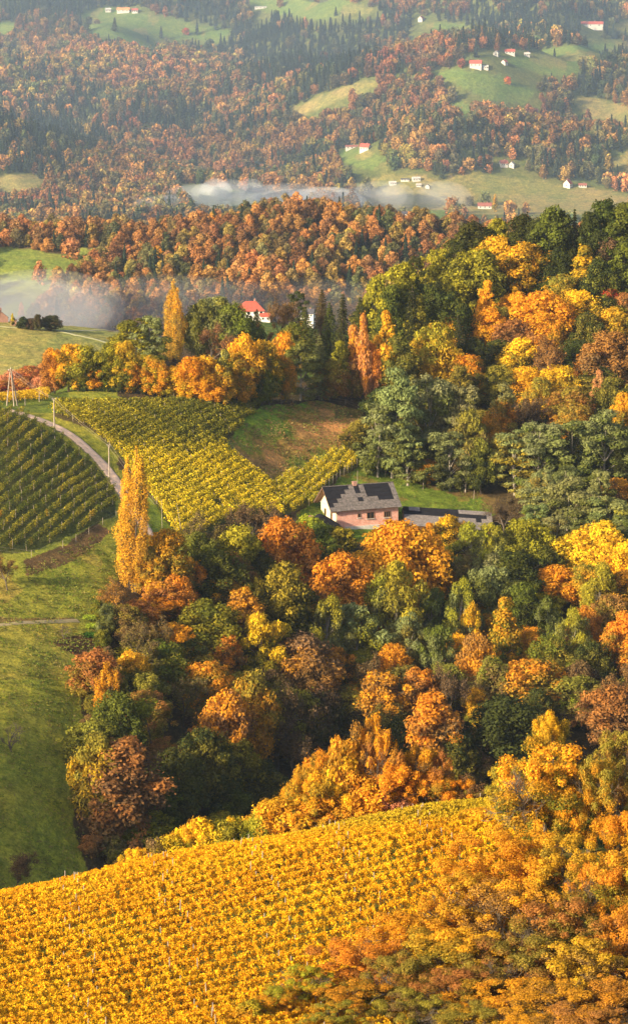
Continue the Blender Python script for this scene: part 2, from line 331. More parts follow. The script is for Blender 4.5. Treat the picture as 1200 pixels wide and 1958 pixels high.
def build_ground():
    nA, nL = ZZ.shape; V = np.stack([XX, YY, ZZ + Z0], -1).reshape(-1, 3)
    i = np.arange(nA - 1)[:, None] * nL + np.arange(nL - 1)[None]; fcs = np.stack([i, i + nL, i + nL + 1, i + 1], -1).reshape(-1, 4)
    me = mesh_np('ground', V, fcs, 4, [groundmat()], cols={'gcol': zone_colours().reshape(-1, 3)})
    me.polygons.foreach_set('use_smooth', np.ones(len(fcs), bool)); o = link('ground', me)
    tag(o, 'rolling hills of meadow, vineyard and woodland floor', 'ground', kind='structure')
build_ground()
# ---------------------------------------------------------------- foliage meshes
def leaves(rng, C, Nn, s, aspect=.6, m=None, v=None, droop=0.0):
    """one rhombic leaf or leaf spray at each point of C, facing roughly Nn"""
    n = len(C); nn = Nn + rng.normal(0, .45, (n, 3)); nn /= np.linalg.norm(nn, axis=1, keepdims=True) + 1e-9
    r = rng.normal(0, 1, (n, 3)); r[:, 2] -= droop; u = r - (r * nn).sum(1, keepdims=True) * nn; u /= np.linalg.norm(u, axis=1, keepdims=True) + 1e-9
    w = np.cross(nn, u); k = (s * rng.uniform(.6, 1.4, n))[:, None]
    V = np.stack([C - u * k, C + w * k * aspect, C + u * k, C - w * k * aspect], 1).reshape(-1, 3)
    return V
def quadmesh(name, V, mat, m=None, v=None, cols=None):
    n = len(V) // 4; at = {}
    if m is not None: at['m'] = m
    if v is not None: at['v'] = v
    return mesh_np(name, V, np.arange(n * 4), 4, [mat], attrs=at, cols=cols)
def lobes_to_leaves(rng, L, n, leaf, flat, droop=0, up=.35, asp=.6):
    """L: rows x,y,z,r,height-fraction,lobe tone"""
    L = np.asarray(L); w = L[:, 3] ** 2; k = rng.choice(len(L), n, p=w / w.sum())
    d = rng.normal(0, 1, (n, 3)); d[:, 2] += .25; d /= np.linalg.norm(d, axis=1, keepdims=True)
    rad = L[k, 3] * (.55 + .62 * rng.random(n) ** .8) * (1 + .35 * (vnoise(d[:, 0] * 3 + k * 7.7, d[:, 1] * 3 + d[:, 2] * 2.3, 5) - .5))
    tail = rng.random(n) < .07; rad = np.where(tail, rad * rng.uniform(1.1, 1.55, n), rad); fl = np.array([1, 1, flat]); C = L[k, :3] + d * rad[:, None] * fl
    keep = np.ones(n, bool)
    for q in range(len(L)):
        e = (C - L[q, :3]) / (L[q, 3] * fl); keep &= ~(((e ** 2).sum(1) < .32) & (k != q))
    C = C[keep]; d = d[keep]; k = k[keep]; nn = d.copy(); nn[:, 2] += up; V = leaves(rng, C, nn, leaf, asp, droop=droop)
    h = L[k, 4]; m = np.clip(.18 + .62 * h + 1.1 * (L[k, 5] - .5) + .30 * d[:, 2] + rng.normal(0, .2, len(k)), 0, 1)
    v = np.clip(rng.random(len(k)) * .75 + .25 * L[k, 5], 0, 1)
    return V, m, v
def prof(kind, h):
    if kind == 'round': return np.sqrt(np.clip(1 - ((h - .45) / .57) ** 2, .02, 1))
    if kind == 'oval': return np.sqrt(np.clip(1 - ((h - .42) / .6) ** 2, .02, 1)) * .95
    if kind == 'cone': return np.clip(1.08 - h, .05, 1) ** .75 * np.clip(h * 5 + .45, 0, 1)
    if kind == 'bush': return np.sqrt(np.clip(1 - (h / 1.05) ** 2.2, .02, 1))
    return 1 + 0 * h
def crown(name, seed, W, H, base, kind, nl, n, leaf, rl=.20, flat=.85, droop=0, up=.35, mat=None, asp=.6):
    rng = np.random.default_rng(seed); L = []; g = H * (1 - base)
    for i in range(nl):
        h = (i + rng.random()) / nl; h = h ** .85; ph = i * 2.4 + rng.normal(0, .5); rr = (.38 + .74 * rng.random() ** .7) * prof(kind, h) * W / 2
        r = rl * W * rng.uniform(.55, 1.4) * (.72 + .28 * float(prof(kind, h))); rr = max(0, rr - r * .55)
        L.append((rr * math.cos(ph) + rng.normal(0, .03 * W), rr * math.sin(ph) + rng.normal(0, .03 * W), H * base + g * h * (1 - rl * .5) + (r * .3 if h < .2 else 0), r, h, rng.random()))
    L.append((0, 0, H * base + g * .45, W * .28, .3, .4))
    V, m, v = lobes_to_leaves(rng, L, n, leaf, flat, droop, up, asp)
    return quadmesh(name, V, mat or M_LEAF, m, v), L
def trunkmesh(name, seed, H, r, L, mat=None, nb=9, fork=.3):
    rng = random.Random(seed); b = MB(); lean = (rng.uniform(-.3, .3), rng.uniform(-.3, .3))
    top = H * .82; pts = [(lean[0] * q * q, lean[1] * q * q, -.6 + (top + .6) * q) for q in (0, .15, .35, .6, .8, 1)]
    b.tube(pts, [r * 1.25, r, r * .85, r * .55, r * .32, r * .1], 6)
    Ls = sorted(L, key=lambda q: rng.random())[:nb]
    for q in Ls:
        z0 = max(H * .12, q[2] * .62 - .6); k = (z0 + .6) / (top + .6); p0 = Vector((lean[0] * k * k, lean[1] * k * k, z0)); p2 = Vector(q[:3]); p1 = p0.lerp(p2, .5) + Vector((0, 0, .35))
        b.tube([p0, p1, p2], [r * .4, r * .24, r * .07], 4)
    return b.mesh(name, mat or M_BARK)
MODELS = {}
def model(key, cm, tm, W, H): MODELS.setdefault(key, []).append((cm, tm, W, H))
for i in range(5):
    c, L = crown('round_crown', 100 + i, 9, 10.5, .10, 'round', 58 + 5 * i, 14000, .20, .125); model('r', c, trunkmesh('trunk_wood', i, 10.5, .26, L), 9, 10.5)
for i in range(3):
    c, L = crown('oval_crown', 120 + i, 7, 12.5, .10, 'oval', 60, 13000, .20, .135); model('o', c, trunkmesh('trunk_wood', 10 + i, 12.5, .24, L), 7, 12.5)
for i in range(2):
    c, L = crown('conical_crown', 130 + i, 6, 10, .06, 'cone', 52, 9500, .18, .12); model('c', c, trunkmesh('trunk_wood', 20 + i, 10, .2, L), 6, 10)
for i in range(4):                                        # tiers of flat sprays
    rng = np.random.default_rng(140 + i); L = []
    for j in range(54):
        h = j / 54.; z = 1.2 + 11.2 * h; rr = prof('oval', h) * 4.6 * rng.uniform(.35, 1); ph = rng.random() * 6.28
        L.append((rr * math.cos(ph), rr * math.sin(ph), z + rng.normal(0, .4), rng.uniform(.55, 1.6), h, rng.random()))
    V, m, v = lobes_to_leaves(rng, L, 12500, .20, .5, .6, .7); model('l', quadmesh('tiered_crown', V, M_LEAF, m, v), trunkmesh('trunk_wood', 30 + i, 12.4, .24, L, M_PALEBARK, 16), 9.5, 12.8)
for i in range(3):                                        # birch or willow: hanging sprays
    rng = np.random.default_rng(150 + i); L = []
    for j in range(40):
        h = (j + .5) / 40.; z = 1.0 + 10 * h; rr = prof('oval', h) * 3.6 * rng.uniform(.2, 1); ph = rng.random() * 6.28
        L.append((rr * math.cos(ph), rr * math.sin(ph), z, rng.uniform(.55, 1.0), h, rng.random()))
    V, m, v = lobes_to_leaves(rng, L, 11500, .20, 1.5, 3.0, .1, .38); model('w', quadmesh('drooping_crown', V, M_LEAF, m, v), trunkmesh('trunk_wood', 40 + i, 11, .17, L, M_PALEBARK, 16), 7.5, 11.5)
for i in range(3):                                        # spruce
    rng = np.random.default_rng(160 + i); Cs = []; Ns = []; hs = []; b = MB(); b.tube([(0, 0, -.5), (0, 0, 6), (0, 0, 13)], [.24, .16, .03], 6)
    for j in range(27):
        h = (j + .3) / 27.; z = 1.2 + 11.6 * h; R0 = (2.9 * (1 - h) ** .85 + .18) * rng.uniform(.85, 1.12)
        for k in range(9):
            ph = k * .698 + j * 1.7 + rng.normal(0, .15); Rk = R0 * rng.uniform(.75, 1.15); nn = int(30 * Rk / 2 + 10); s = rng.random(nn) ** .7
            x = Rk * s; wdt = .42 * (1.1 - s) * min(1, Rk); y = rng.normal(0, .5, nn) * wdt; zz = z - .42 * x + .13 * x * x * .5 - rng.random(nn) * .25
            Cs.append(np.stack([x * math.cos(ph) - y * math.sin(ph), x * math.sin(ph) + y * math.cos(ph), zz], 1)); Ns.append(np.tile([.35 * math.cos(ph), .35 * math.sin(ph), 1], (nn, 1))); hs.append(np.clip(s * .8 + rng.normal(0, .15, nn), 0, 1))
            if k % 2 == 0: b.tube([(0, 0, z), (Rk * .8 * math.cos(ph), Rk * .8 * math.sin(ph), z - .3 * Rk)], [.045, .012], 3)
    C = np.concatenate(Cs); model('s', quadmesh('spruce_crown', leaves(rng, C, np.concatenate(Ns), .17, .4), M_LEAF, np.concatenate(hs), rng.random(len(C))), b.mesh('trunk_wood', M_BARK), 5.8, 13)
for i in range(2):                                        # pine with clumped upper crown and bare bole
    rng = np.random.default_rng(170 + i); L = []
    for j in range(26):
        h = j / 26.; z = 4.5 + 8.3 * h; rr = (3.1 * math.sqrt(max(.05, 1 - ((h - .35) / .68) ** 2))) * rng.uniform(.4, 1); ph = j * 2.4
        L.append((rr * math.cos(ph), rr * math.sin(ph), z, rng.uniform(.7, 1.1), h, rng.random()))
    V, m, v = lobes_to_leaves(rng, L, 8000, .17, .5, 0, .5, .35); model('p', quadmesh('pine_crown', V, M_LEAF, m, v), trunkmesh('trunk_wood', 60 + i, 13, .22, L, None, 20), 7, 13.5)
for i in range(3):
    c, L = crown('bush_crown', 180 + i, 4.5, 4.2, .0, 'bush', 34, 7500, .14, .15); model('k', c, trunkmesh('stems', 50 + i, 4.2, .1, L, None, 12), 4.5, 4.2)
def branchy(seed, H, W, r0, depth, leafn, leaf, mat, keep=1.0, base=.25, pale=None, spread=.75, up=.25, clump=.30, cmat=None):
    """grown skeleton: trunk, limbs, twigs, with leaves on the outer twigs"""
    rng = random.Random(seed); nr = np.random.default_rng(seed); b = MB(); tips = []
    def grow(p, d, ln, r, k):
        pts = [p]; q = Vector(p); dd = Vector(d); n = 4
        for s in range(n):
            dd = (dd + Vector((rng.gauss(0, .16), rng.gauss(0, .16), rng.gauss(0, .10) + up * .16))).normalized(); q = q + dd * ln / n; pts.append(q.copy())
        b.tube(pts, [r * (1 - .42 * j / n) for j in range(n + 1)], 6 if k > depth - 2 else (4 if k > 1 else 3))
        if k <= 1:
            for s in (2, 3, 4): tips.append((pts[s], dd))
        if k == 0: return
        nb = 3 if k > 2 else 4
        for j in range(nb):
            s = rng.choice([2, 3, 4]) if j else 4; ax = dd.orthogonal().normalized(); ax.rotate(Matrix.Rotation(rng.random() * 6.28, 3, dd)); nd = (dd + ax * spread * rng.uniform(.5, 1.25)).normalized()
            grow(pts[s], nd, ln * rng.uniform(.62, .8), r * .56, k - 1)
    grow(Vector((0, 0, -.4)), Vector((rng.gauss(0, .06), rng.gauss(0, .06), 1)), H * base * 1.3, r0, depth)
    V = np.array(b.v); zx = V[:, 2].max(); xy = np.percentile(np.abs(V[:, :2]), 98); sz = H * .97 / zx; sx = W * .47 / xy; V = V * [sx, sx, sz]; b.v = [tuple(q) for q in V]
    tm = b.mesh('branch_wood', mat); P0 = np.array([tuple(t[0]) for t in tips]) * [sx, sx, sz]; N0 = np.array([tuple(t[1]) for t in tips])
    tone = nr.random(len(P0)); cl = nr.random(len(P0)) < keep; idx = np.where(cl)[0]; k = nr.choice(idx, leafn); d = nr.normal(0, 1, (leafn, 3)); d /= np.linalg.norm(d, axis=1, keepdims=True)
    C = P0[k] + d * (clump * W / 8 * nr.uniform(.2, 1.3, leafn))[:, None]; nn = d * .5 + N0[k] * .4; nn[:, 2] += .5
    Vl = leaves(nr, C, nn, leaf, .62); h = C[:, 2] / H; m = np.clip(.1 + .75 * h + .7 * (tone[k] - .5) + nr.normal(0, .2, leafn), 0, 1)
    return quadmesh('sparse_crown', Vl, cmat or M_LEAF, m, np.clip(nr.random(leafn) * .8 + .2 * tone[k], 0, 1)), tm
for i in range(2): c, t = branchy(200 + i, 8, 7.5, .16, 5, 5200, .10, M_BARK, .85, .2, spread=.7, clump=.42); model('b', c, t, 7.5, 8)          # half bare, brown
for i in range(2): c, t = branchy(210 + i, 12, 7.5, .2, 5, 6500, .15, M_BARK, .6, .22, spread=.75, clump=.5); model('a', c, t, 7.5, 12)        # airy tree, leaf clumps on visible limbs
for i in range(2): c, t = branchy(220 + i, 4.5, 4.6, .14, 5, 500, .05, M_BARK, .6, .24, spread=.8, clump=.3); model('d', c, t, 4.6, 4.5)       # nearly bare orchard tree
for i in range(5):                                        # close to the camera: limbs showing between leafy clumps
    rng = np.random.default_rng(230 + i); L = []
    for j in range(90):
        h = rng.random() ** .8; ph = rng.random() * 6.28; rr = prof('round', h) * 4.4 * rng.uniform(.2, 1.12); L.append((rr * math.cos(ph), rr * math.sin(ph), .8 + 7.4 * h, rng.uniform(.25, .85), h, rng.random()))
    V, m, v = lobes_to_leaves(rng, L, 34000, .088, .95, 0, .3, .65); c0, t = branchy(240 + i, 8.2, 8, .20, 5, 100, .05, M_BARK, .95, .2, spread=.8, clump=.5); model('f', quadmesh('leafy_crown', V, M_LEAF, m, v), t, 9, 8.6)
COLS = {'or': (.68, .285, .02), 'go': (.72, .37, .022), 'ye': (.78, .49, .022), 'yg': (.34, .29, .024), 'am': (.62, .33, .022), 'ao': (.58, .25, .020), 'li': (.36, .42, .03), 'gr': (.13, .145, .020), 'dg': (.055, .064, .015), 'gg': (.225, .235, .085),
        'ru': (.37, .165, .04), 'br': (.21, .13, .055), 'rd': (.55, .06, .03), 'ol': (.26, .22, .032), 'pk': (.58, .26, .11), 'db': (.085, .055, .028)}
CNAME = {'or': 'orange', 'go': 'golden', 'ye': 'bright yellow', 'yg': 'yellow green', 'li': 'lime green', 'gr': 'mid green', 'dg': 'dark green', 'gg': 'grey green', 'ru': 'rust brown', 'br': 'dull brown', 'rd': 'red', 'ol': 'olive', 'pk': 'pinkish orange', 'am': 'amber', 'ao': 'deep orange', 'db': 'dark brown'}
KNAME = {'r': ('broadleaf_tree', 'round-headed tree'), 'o': ('broadleaf_tree', 'tall oval tree'), 'c': ('broadleaf_tree', 'pointed leafy tree'), 'l': ('locust_tree', 'tree in feathery tiers'), 'w': ('birch_tree', 'wispy drooping tree'),
         's': ('spruce_tree', 'spruce'), 'p': ('pine_tree', 'pine'), 'k': ('bush', 'bush'), 'b': ('thinning_tree', 'half-bare twiggy tree'), 'a': ('airy_tree', 'airy tree with bare limbs'), 'd': ('orchard_tree', 'small leafless orchard tree'), 'f': ('foreground_tree', 'spreading leafy tree')}
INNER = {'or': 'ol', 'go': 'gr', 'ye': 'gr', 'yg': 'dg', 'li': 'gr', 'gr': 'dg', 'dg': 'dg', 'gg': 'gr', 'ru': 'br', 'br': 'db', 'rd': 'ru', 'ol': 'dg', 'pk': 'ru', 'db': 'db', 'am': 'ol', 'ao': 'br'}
TREES = []; _rt = random.Random(5); _cnt = {}
def plant(px, top, w, kind, col, h=None, zone='', D=None, rng=(560, 720), base=None, label=None, slant=0):
    """a tree whose top stands at px, top with a crown w pixels wide; D fixes the distance, otherwise the slope decides it"""
    c1, c2 = (col.split('/') + [None])[:2]; c2 = c2 or INNER[c1]
    ratio = {'r': 1.2, 'o': 1.8, 'c': 1.7, 'l': 1.4, 'w': 1.5, 's': 2.2, 'p': 1.9, 'k': .95, 'b': 1.1, 'a': 1.6, 'd': 1.0, 'f': 1.0}[kind]; hp = h or w * ratio
    if base is not None:
        x, D = hit(px, base, *rng); H = (Z0 - D * 1.0 * 0 - float(gz(x, D))); a, t = ray(px, top); H = (Z0 - D * t) - float(gz(a * D, D)); x = a * D
    elif D is None:
        Dg = (rng[0] + rng[1]) / 2
        for _ in range(3):
            H = hp * Dg / F; x, Dg = hit(px, top, rng[0], rng[1], H * .97)
        D = Dg; H = hp * D / F
    else:
        a, t = ray(px, top); x = a * D; H = (Z0 - D * t) - float(gz(x, D)); H = max(H, 1.0)
    Wm = w * D / F
    mk = ('f' if int(px) % 20 < 10 else 'r') if zone.startswith('beyond the yellow') and kind in 'kro' else kind
    v = _cnt.get(kind, 0); _cnt[kind] = v + 1; cm, tm, W0, H0 = MODELS[mk][v % len(MODELS[mk])]
    nm = KNAME[kind][0]; o = empty(nm, (x, D, float(gz(x, D)) - .05), _rt.random() * 6.28); s = Wm / W0 * (1.12 if kind in 'rolcwk' else 1.05); o.scale = (s * _rt.uniform(.88, 1.14), s * _rt.uniform(.88, 1.14), H / H0); o.rotation_euler = (_rt.gauss(0, .035), _rt.gauss(0, .035), o.rotation_euler[2])
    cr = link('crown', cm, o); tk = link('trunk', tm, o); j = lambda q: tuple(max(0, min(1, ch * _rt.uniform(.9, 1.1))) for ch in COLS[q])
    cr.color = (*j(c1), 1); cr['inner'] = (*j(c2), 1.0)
    o['category'] = {'s': 'spruce tree', 'p': 'pine tree', 'k': 'bush'}.get(kind, 'tree')
    if label: o['label'] = label
    TREES.append(dict(o=o, px=px, py=top + .45 * hp, top=top, kind=kind, c=c1, zone=zone, w=w, big=w * hp)); return o
# ---------------------------------------------------------------- the trees, one line each: px, top, width, kind, colours, height
HILL = '''
905 410 90 o dg/gr 140;958 418 60 o yg/dg 130;1000 408 62 o dg 140;1045 396 75 o gr/dg 160;1075 404 60 o dg 150;1098 398 34 s dg 140;1128 404 66 o dg 150;1160 386 80 o dg/gr 165;1200 388 84 o gr/dg 160;930 425 60 o dg 120;1020 420 60 o dg 130;1178 400 60 o gr/dg 140
870 456 56 p dg 130;842 478 80 r yg/gr 115;800 487 46 p dg 130;765 500 70 o yg/gr 175;722 530 62 o yg/gr 170;908 480 110 r yg/gr 140;942 455 80 r go/gr 110;1005 468 125 r go/gr 115;1115 470 88 c go/gr 120;1165 455 66 r br 100;1195 465 66 o gr 140;745 545 60 o gr/dg 160;790 548 66 s dg 170;822 540 70 o dg/gr 150;850 560 90 r dg/gr 130;1060 480 60 r dg 100;785 510 60 o gr/dg 150
925 537 52 c go/or 120;932 592 70 r or/go 90;885 604 46 s dg 110;800 566 76 c yg/gr 150;772 564 30 b rd 60;742 596 66 c go/gr 190;832 622 96 r yg/go 140;862 608 60 r or/go 90;702 600 44 c or/pk 185;1040 558 120 r or/go 120;985 560 56 r go/or 80;1108 560 90 r ye/gr 96;1166 552 56 r rd 60;1196 562 50 r ru 80;983 612 80 r ru 90;1168 592 100 r go/gr 90;1070 638 110 b ru 120;1168 640 110 r ru/br 125;1120 600 70 r dg/ol 100;960 590 50 r ol 80;1060 610 60 r or 90
890 680 82 r or/gr 100;1000 650 86 r ye/gr 90;1000 704 68 r ye/go 80;1072 700 72 r ye/ol 80;1144 708 40 c pk/gr 86;950 700 70 r ol 90;1090 742 80 r ol/ru 90;1192 758 60 r go/ol 120;1000 752 90 b br 120;1100 776 100 r ol/or 100;964 760 60 o ol/or 120;1040 722 60 r ol/go 90;1175 722 60 r ol 90;1130 660 60 r or/ru 90
750 722 108 l gg/gr 205;820 720 104 l gg/gr 190;872 736 80 l gg 185;722 772 80 l gg 150;960 742 62 l gg/ol 130;985 834 100 l gg/yg 130;1030 866 100 l gg 145;1100 836 110 l gg/gr 140;1155 828 100 l gg 140;1093 830 56 s dg 130;1188 832 60 s dg 130;900 790 80 r ol/br 150;920 850 56 r ol 110;818 880 60 r or/ol 50;940 800 60 r or/ol 100;780 820 80 l gg/gr 120;860 830 70 l gg/dg 120;890 868 60 l gg 90
840 640 50 o dg 110;905 650 60 r dg 100;1150 500 70 r dg/ol 110;1075 528 70 r ol/go 90;1195 660 50 r ru 90;1185 860 60 s dg 90;1030 640 66 r ru/or 90;1110 830 70 r ol 60;880 700 60 o ol 110;765 640 66 o gr/ol 150;720 660 40 r or/ru 120'''
HEDGE = '''
130 682 66 r go/gr 95;104 700 50 r or/ru 88;165 695 66 r yg/gr 90;205 690 60 r yg/gr 95;238 680 60 r go/gr 100;258 722 62 r or/go 62;290 705 60 r yg/or 80;330 718 60 r go/yg 62;300 706 46 r ye/gr 64;365 690 76 r or/go 88;395 682 66 r go/or 92;352 706 44 r or/ye 64;428 668 46 c yg/gg 108;470 645 70 r go/gr 130;452 690 60 r ol/or 90;505 655 66 r go/gr 120;540 680 44 r or/ol 96;500 700 60 r ol/gr 80;575 662 70 l gr/gg 110;612 640 60 s gr/gg 130;650 652 56 c yg/gr 116;690 620 46 c or/pk 150;545 640 50 r or/ol 110;630 690 60 r ol/ru 80;672 690 50 r ru/ol 80;420 700 60 r ol/go 80;230 722 40 r gr 60;180 730 50 r go/or 55;150 720 60 r yg 64;270 700 46 c yg 80;395 720 60 r or/go 60'''
BEHIND = '''
260 610 90 l gr/yg 100;282 604 70 l gg/gr 110;225 645 60 l gr/ol 60;386 580 66 r gr/gg 120;405 570 90 r gg/yg 120;440 585 80 r gr/gg 120;400 618 84 b br/ru 100;470 610 70 r gr 100;530 566 70 b br/ru 120;568 555 46 p dg 120;612 552 48 s dg/br 120;655 560 56 s dg 150;690 566 50 s dg/gr 140;575 612 26 c ye/go 50;590 585 60 s dg/gr 130;630 575 50 s gr/dg 130;560 620 60 r gr/ol 90;510 620 60 b ru 80;185 668 24 s dg/gg 40;490 590 40 s dg 80'''
GORGE = '''
590 988 46 k li 60;620 1004 56 r gr 76;552 992 100 r or/ru 150;490 960 90 b br 110;400 984 100 b br/ol 120;455 1010 84 r yg/gr 120;316 1018 84 r go/ol 120;360 1074 50 r or/ru 74;300 1114 56 r or/pk 64;334 1104 60 r or/ru 90;262 1150 60 r ru/or 60;228 1108 70 b br/or 84;204 1160 40 w gg 60;240 1160 60 r ol/br 70;410 1058 84 r gr/dg 110;432 1108 74 r go/gr 80;395 1154 96 r gr/yg 110;335 1194 64 r go/or 64;470 1128 72 o or/br 130;540 1084 90 r yg/dg 160;586 1164 60 r or/ol 70;652 1060 94 r or/ru 150;768 1000 130 r or/go 165;735 1025 90 r or/go 120;822 1000 40 c or 64;858 988 48 r ye/dg 70;905 1010 84 w yg/gg 110;942 1004 70 w yg/gg 110;1000 996 86 r yg/gr 110;640 1014 70 k yg 70;1096 1024 84 r ye/yg 80;1146 1004 86 r ye/go 110;1192 1040 70 r ye/go 100;1062 1084 74 r or/go 74;1140 1084 80 w yg/ol 120;1190 1096 72 r or/ol 90;988 1058 94 r dg/gr 100;942 1070 70 w gg 90
758 1080 104 w yg/ol 170;722 1112 80 w yg/gg 130;880 1118 74 w yg/gg 130;856 1094 50 r or/gr 64;940 1088 84 w gg 110;970 1108 60 w gg/yg 84;620 1150 90 w yg/gg 130;684 1160 94 w gg/yg 120;822 1130 64 w gr/gg 104;504 1180 104 w ye/yg 140;572 1220 110 r br/or 130;640 1240 64 r or/dg 80;690 1250 84 b br/db 140;750 1234 60 r or/go 90;735 1290 92 r or/br 120;802 1284 72 r or/br 110;876 1218 50 r ye/go 74;920 1214 62 r ru/go 120;860 1268 84 b br 130;960 1144 62 c go/gr 150;1015 1210 52 r or/go 64;1014 1264 100 r or/ol 110;1092 1168 72 w yg/gg 120;1122 1164 52 r or/ru 100;1190 1178 72 r or/ol 120;1180 1258 76 b br/ru 100;1168 1318 112 r ru/br 120;1110 1270 70 r br/db 90;1094 1330 56 r li/gr 62;972 1338 132 r dg 150;912 1318 50 r go/ol 74;830 1324 92 o or/br 190;612 1120 60 r ru/or 90;700 1100 50 r ru/ol 80
396 1268 84 r or/ol 110;290 1180 80 b br/ol 120;310 1228 76 r gr/ol 90;245 1198 90 b br/ol 110;250 1250 64 r go/gr 90;206 1268 44 a go/or 150;350 1290 74 b br/gr 100;300 1334 110 a yg/gr 150;430 1328 100 r or/br 180;470 1290 90 r ol/or 180;530 1300 110 b br/db 180;380 1398 100 r dg/ol 150;450 1420 84 r yg/dg 130;560 1398 100 b db/br 140;190 1410 84 r ol/go 170;235 1408 110 o ru/br 195;216 1490 104 k ru/br 120;310 1530 64 k gr/dg 80;430 1488 84 r dg/gr 90;285 1560 60 k ol/br 70;500 1460 80 r dg/ol 110;610 1330 100 r db/dg 160;640 1300 80 b br/db 150;340 1440 90 r dg/gr 140;760 1380 60 r dg/gr 100;870 1400 80 r dg/ol 130;560 1320 90 r ol/db 150;270 1290 70 r ol/gr 100;430 1220 60 r or/br 90;360 1230 70 r dg/or 90;1050 1150 60 w gr/gg 100;1000 1120 60 r gr/dg 100;1060 1220 70 r gr/ol 100;1130 1230 60 r dg/ol 100;780 1180 70 w gg/ol 110;840 1200 70 w gr/gg 120;900 1160 60 w ye/yg 100;560 1150 60 r gr/dg 100;500 1060 60 r dg/ol 100;380 1020 60 r ol/gr 90;280 1050 60 r ol/go 90;1160 1140 60 r ru/ol 90;940 1260 60 r ol/br 120;1030 1320 60 r dg/ol 100;680 1080 60 r or/ru 100;450 1060 60 r ru/gr 100;590 1260 80 r ru/db 120;1120 1080 60 r ol/go 80;1040 1050 60 r gr/dg 80;840 1060 60 r dg/gr 90;900 1060 70 b br/ol 90;230 1330 80 r gr/dg 140'''
CREST = '''
430 1572 70 k yg/gr;395 1584 60 k ye/gr;360 1580 60 k go/gr;460 1570 70 k yg/ol;510 1562 60 k go/gr;330 1598 60 k ye/gr;300 1612 50 k ol/go;585 1500 70 k or/ye;560 1530 80 k go/ol;610 1520 80 k or/ol;490 1580 60 k gr/yg;275 1625 50 k go/gr;650 1440 80 k go/or;725 1400 60 k ru/or;670 1530 70 k or/go;
376 1568 56 k ye/go;415 1590 50 k yg/gr;345 1590 40 k ye/gr;268 1622 56 k ye/gr;490 1562 64 k yg/gr;535 1528 84 k go/or;470 1590 50 k gr/yg;600 1478 90 k go/ol;560 1545 50 k ol/go;640 1500 80 k ye/or;655 1408 66 r am/ol;708 1374 70 r or/br;690 1480 80 k go/or;760 1446 84 k go/or;770 1500 80 b pk/ru;735 1500 60 b pk/br;820 1480 70 k or/ol;866 1488 52 k or/go;926 1474 60 b br/ru;620 1440 70 r or/ol;588 1462 50 k am/ol;505 1540 50 k or/ye;440 1565 40 k ye/go;310 1600 40 k br/ol;900 1510 40 k ol/br;240 1640 40 b br/or;800 1430 70 r or/br;845 1440 60 r ru/or'''
def plantlist(txt, zone, rng, ws=1.0, hs=1.0, **kw):
    n = 0
    for e in txt.replace('\n', ';').split(';'):
        q = e.split()
        if len(q) < 5: continue
        plant(float(q[0]), float(q[1]), float(q[2]) * ws, q[3], q[4], float(q[5]) * hs if len(q) > 5 else None, zone=zone, rng=rng, **kw)
plantlist(HILL, 'above the farmhouse', (585, 712))
plantlist('1085 924 122 l gg 135;1162 952 104 l gg/yg 120;1032 932 90 l gg/yg 105;1182 918 74 r or/br 66;1005 880 30 r or 60;965 955 72 b br 76;1195 980 70 l gg 100;1130 960 80 l gg/gr 110;1060 985 70 l gg/ol 100;1020 965 60 l gg 100;1100 990 70 l gg 90;1180 1000 60 l gg/ol 80;990 940 50 b br 70;1035 900 60 l gg/ol 110;1150 900 60 l gg 110;1080 890 50 l gg/dg 100', 'right of the farmhouse', (535, 620))
plantlist(HEDGE, 'in the belt above the vineyard', (592, 650))
plantlist(BEHIND, 'behind the tree belt', (632, 790))
plantlist(GORGE, 'below the farmhouse', (380, 562), 1.2, 1.12)
plantlist('190 1290 40 k ol/br 40;180 1330 44 k gr/ol 40;172 1370 40 k br/ol 36;172 1400 36 k ol/go 40;175 1600 50 k ru/br 40;205 1240 40 k br/ol 40;195 1205 34 k ol/gr 36;185 1150 30 k gr/ol 36;210 1600 60 k br/ol 50;240 1575 60 k gr/ol 60;165 1480 50 k gr/ol 60;216 1300 50 k ol/go 50;230 1260 50 k gr/ol 50', 'along the meadow edge', (370, 520))
for e in CREST.replace('\n', ';').split(';'):
    q = e.split()
    if len(q) > 4: plant(float(q[0]), float(q[1]), float(q[2]) * 1.6, q[3], q[4], zone='beyond the yellow vineyard', D=263 + 5 * min(1, max(0, (1600 - float(q[1])) / 180)) + float(q[0]) / 100)
# big trees at the right edge of the foreground
FG = '(1060,1366,100,f,go/ol,252);(1050,1425,235,f,go/gr,238);(985,1455,130,f,ol/go,244);(1190,1400,120,f,ol/ru,246);(1130,1450,120,f,ol/go,236);(1192,1560,170,f,ao/go,226);(975,1590,230,f,am/or,224);(1080,1600,200,f,am/ol,222);(1150,1650,200,f,ao/ol,216);(880,1680,210,f,am/or,216);(985,1690,220,f,am/br,212);(1080,1720,220,f,ru/ol,208);(770,1750,190,f,am/or,209);(690,1800,180,f,ao/ru,205);(1190,1740,200,f,ao/ru,206);(870,1780,220,f,am/ol,204);(990,1800,220,f,ol/ru,201);(1110,1810,220,f,am/br,199);(760,1830,180,f,ol/ru,200);(590,1850,150,f,yg/or,199);(870,1860,200,f,ru/ol,196);(960,1880,200,f,am/ol,194);(690,1880,180,f,ao/gr,195);(1060,1890,220,f,ao/br,192);(1180,1870,200,f,ao/ru,193);(530,1890,120,f,yg/or,195);(790,1900,150,f,ol/br,191);(640,1920,140,f,ol/or,190);(900,1930,200,f,ol/or,188);(1140,1940,220,f,ru/or,186);(1000,1950,200,f,am/br,186);(480,1915,80,k,yg/or,193);(930,1545,90,k,go/ye,246);(1010,1540,100,k,go/ol,240)'
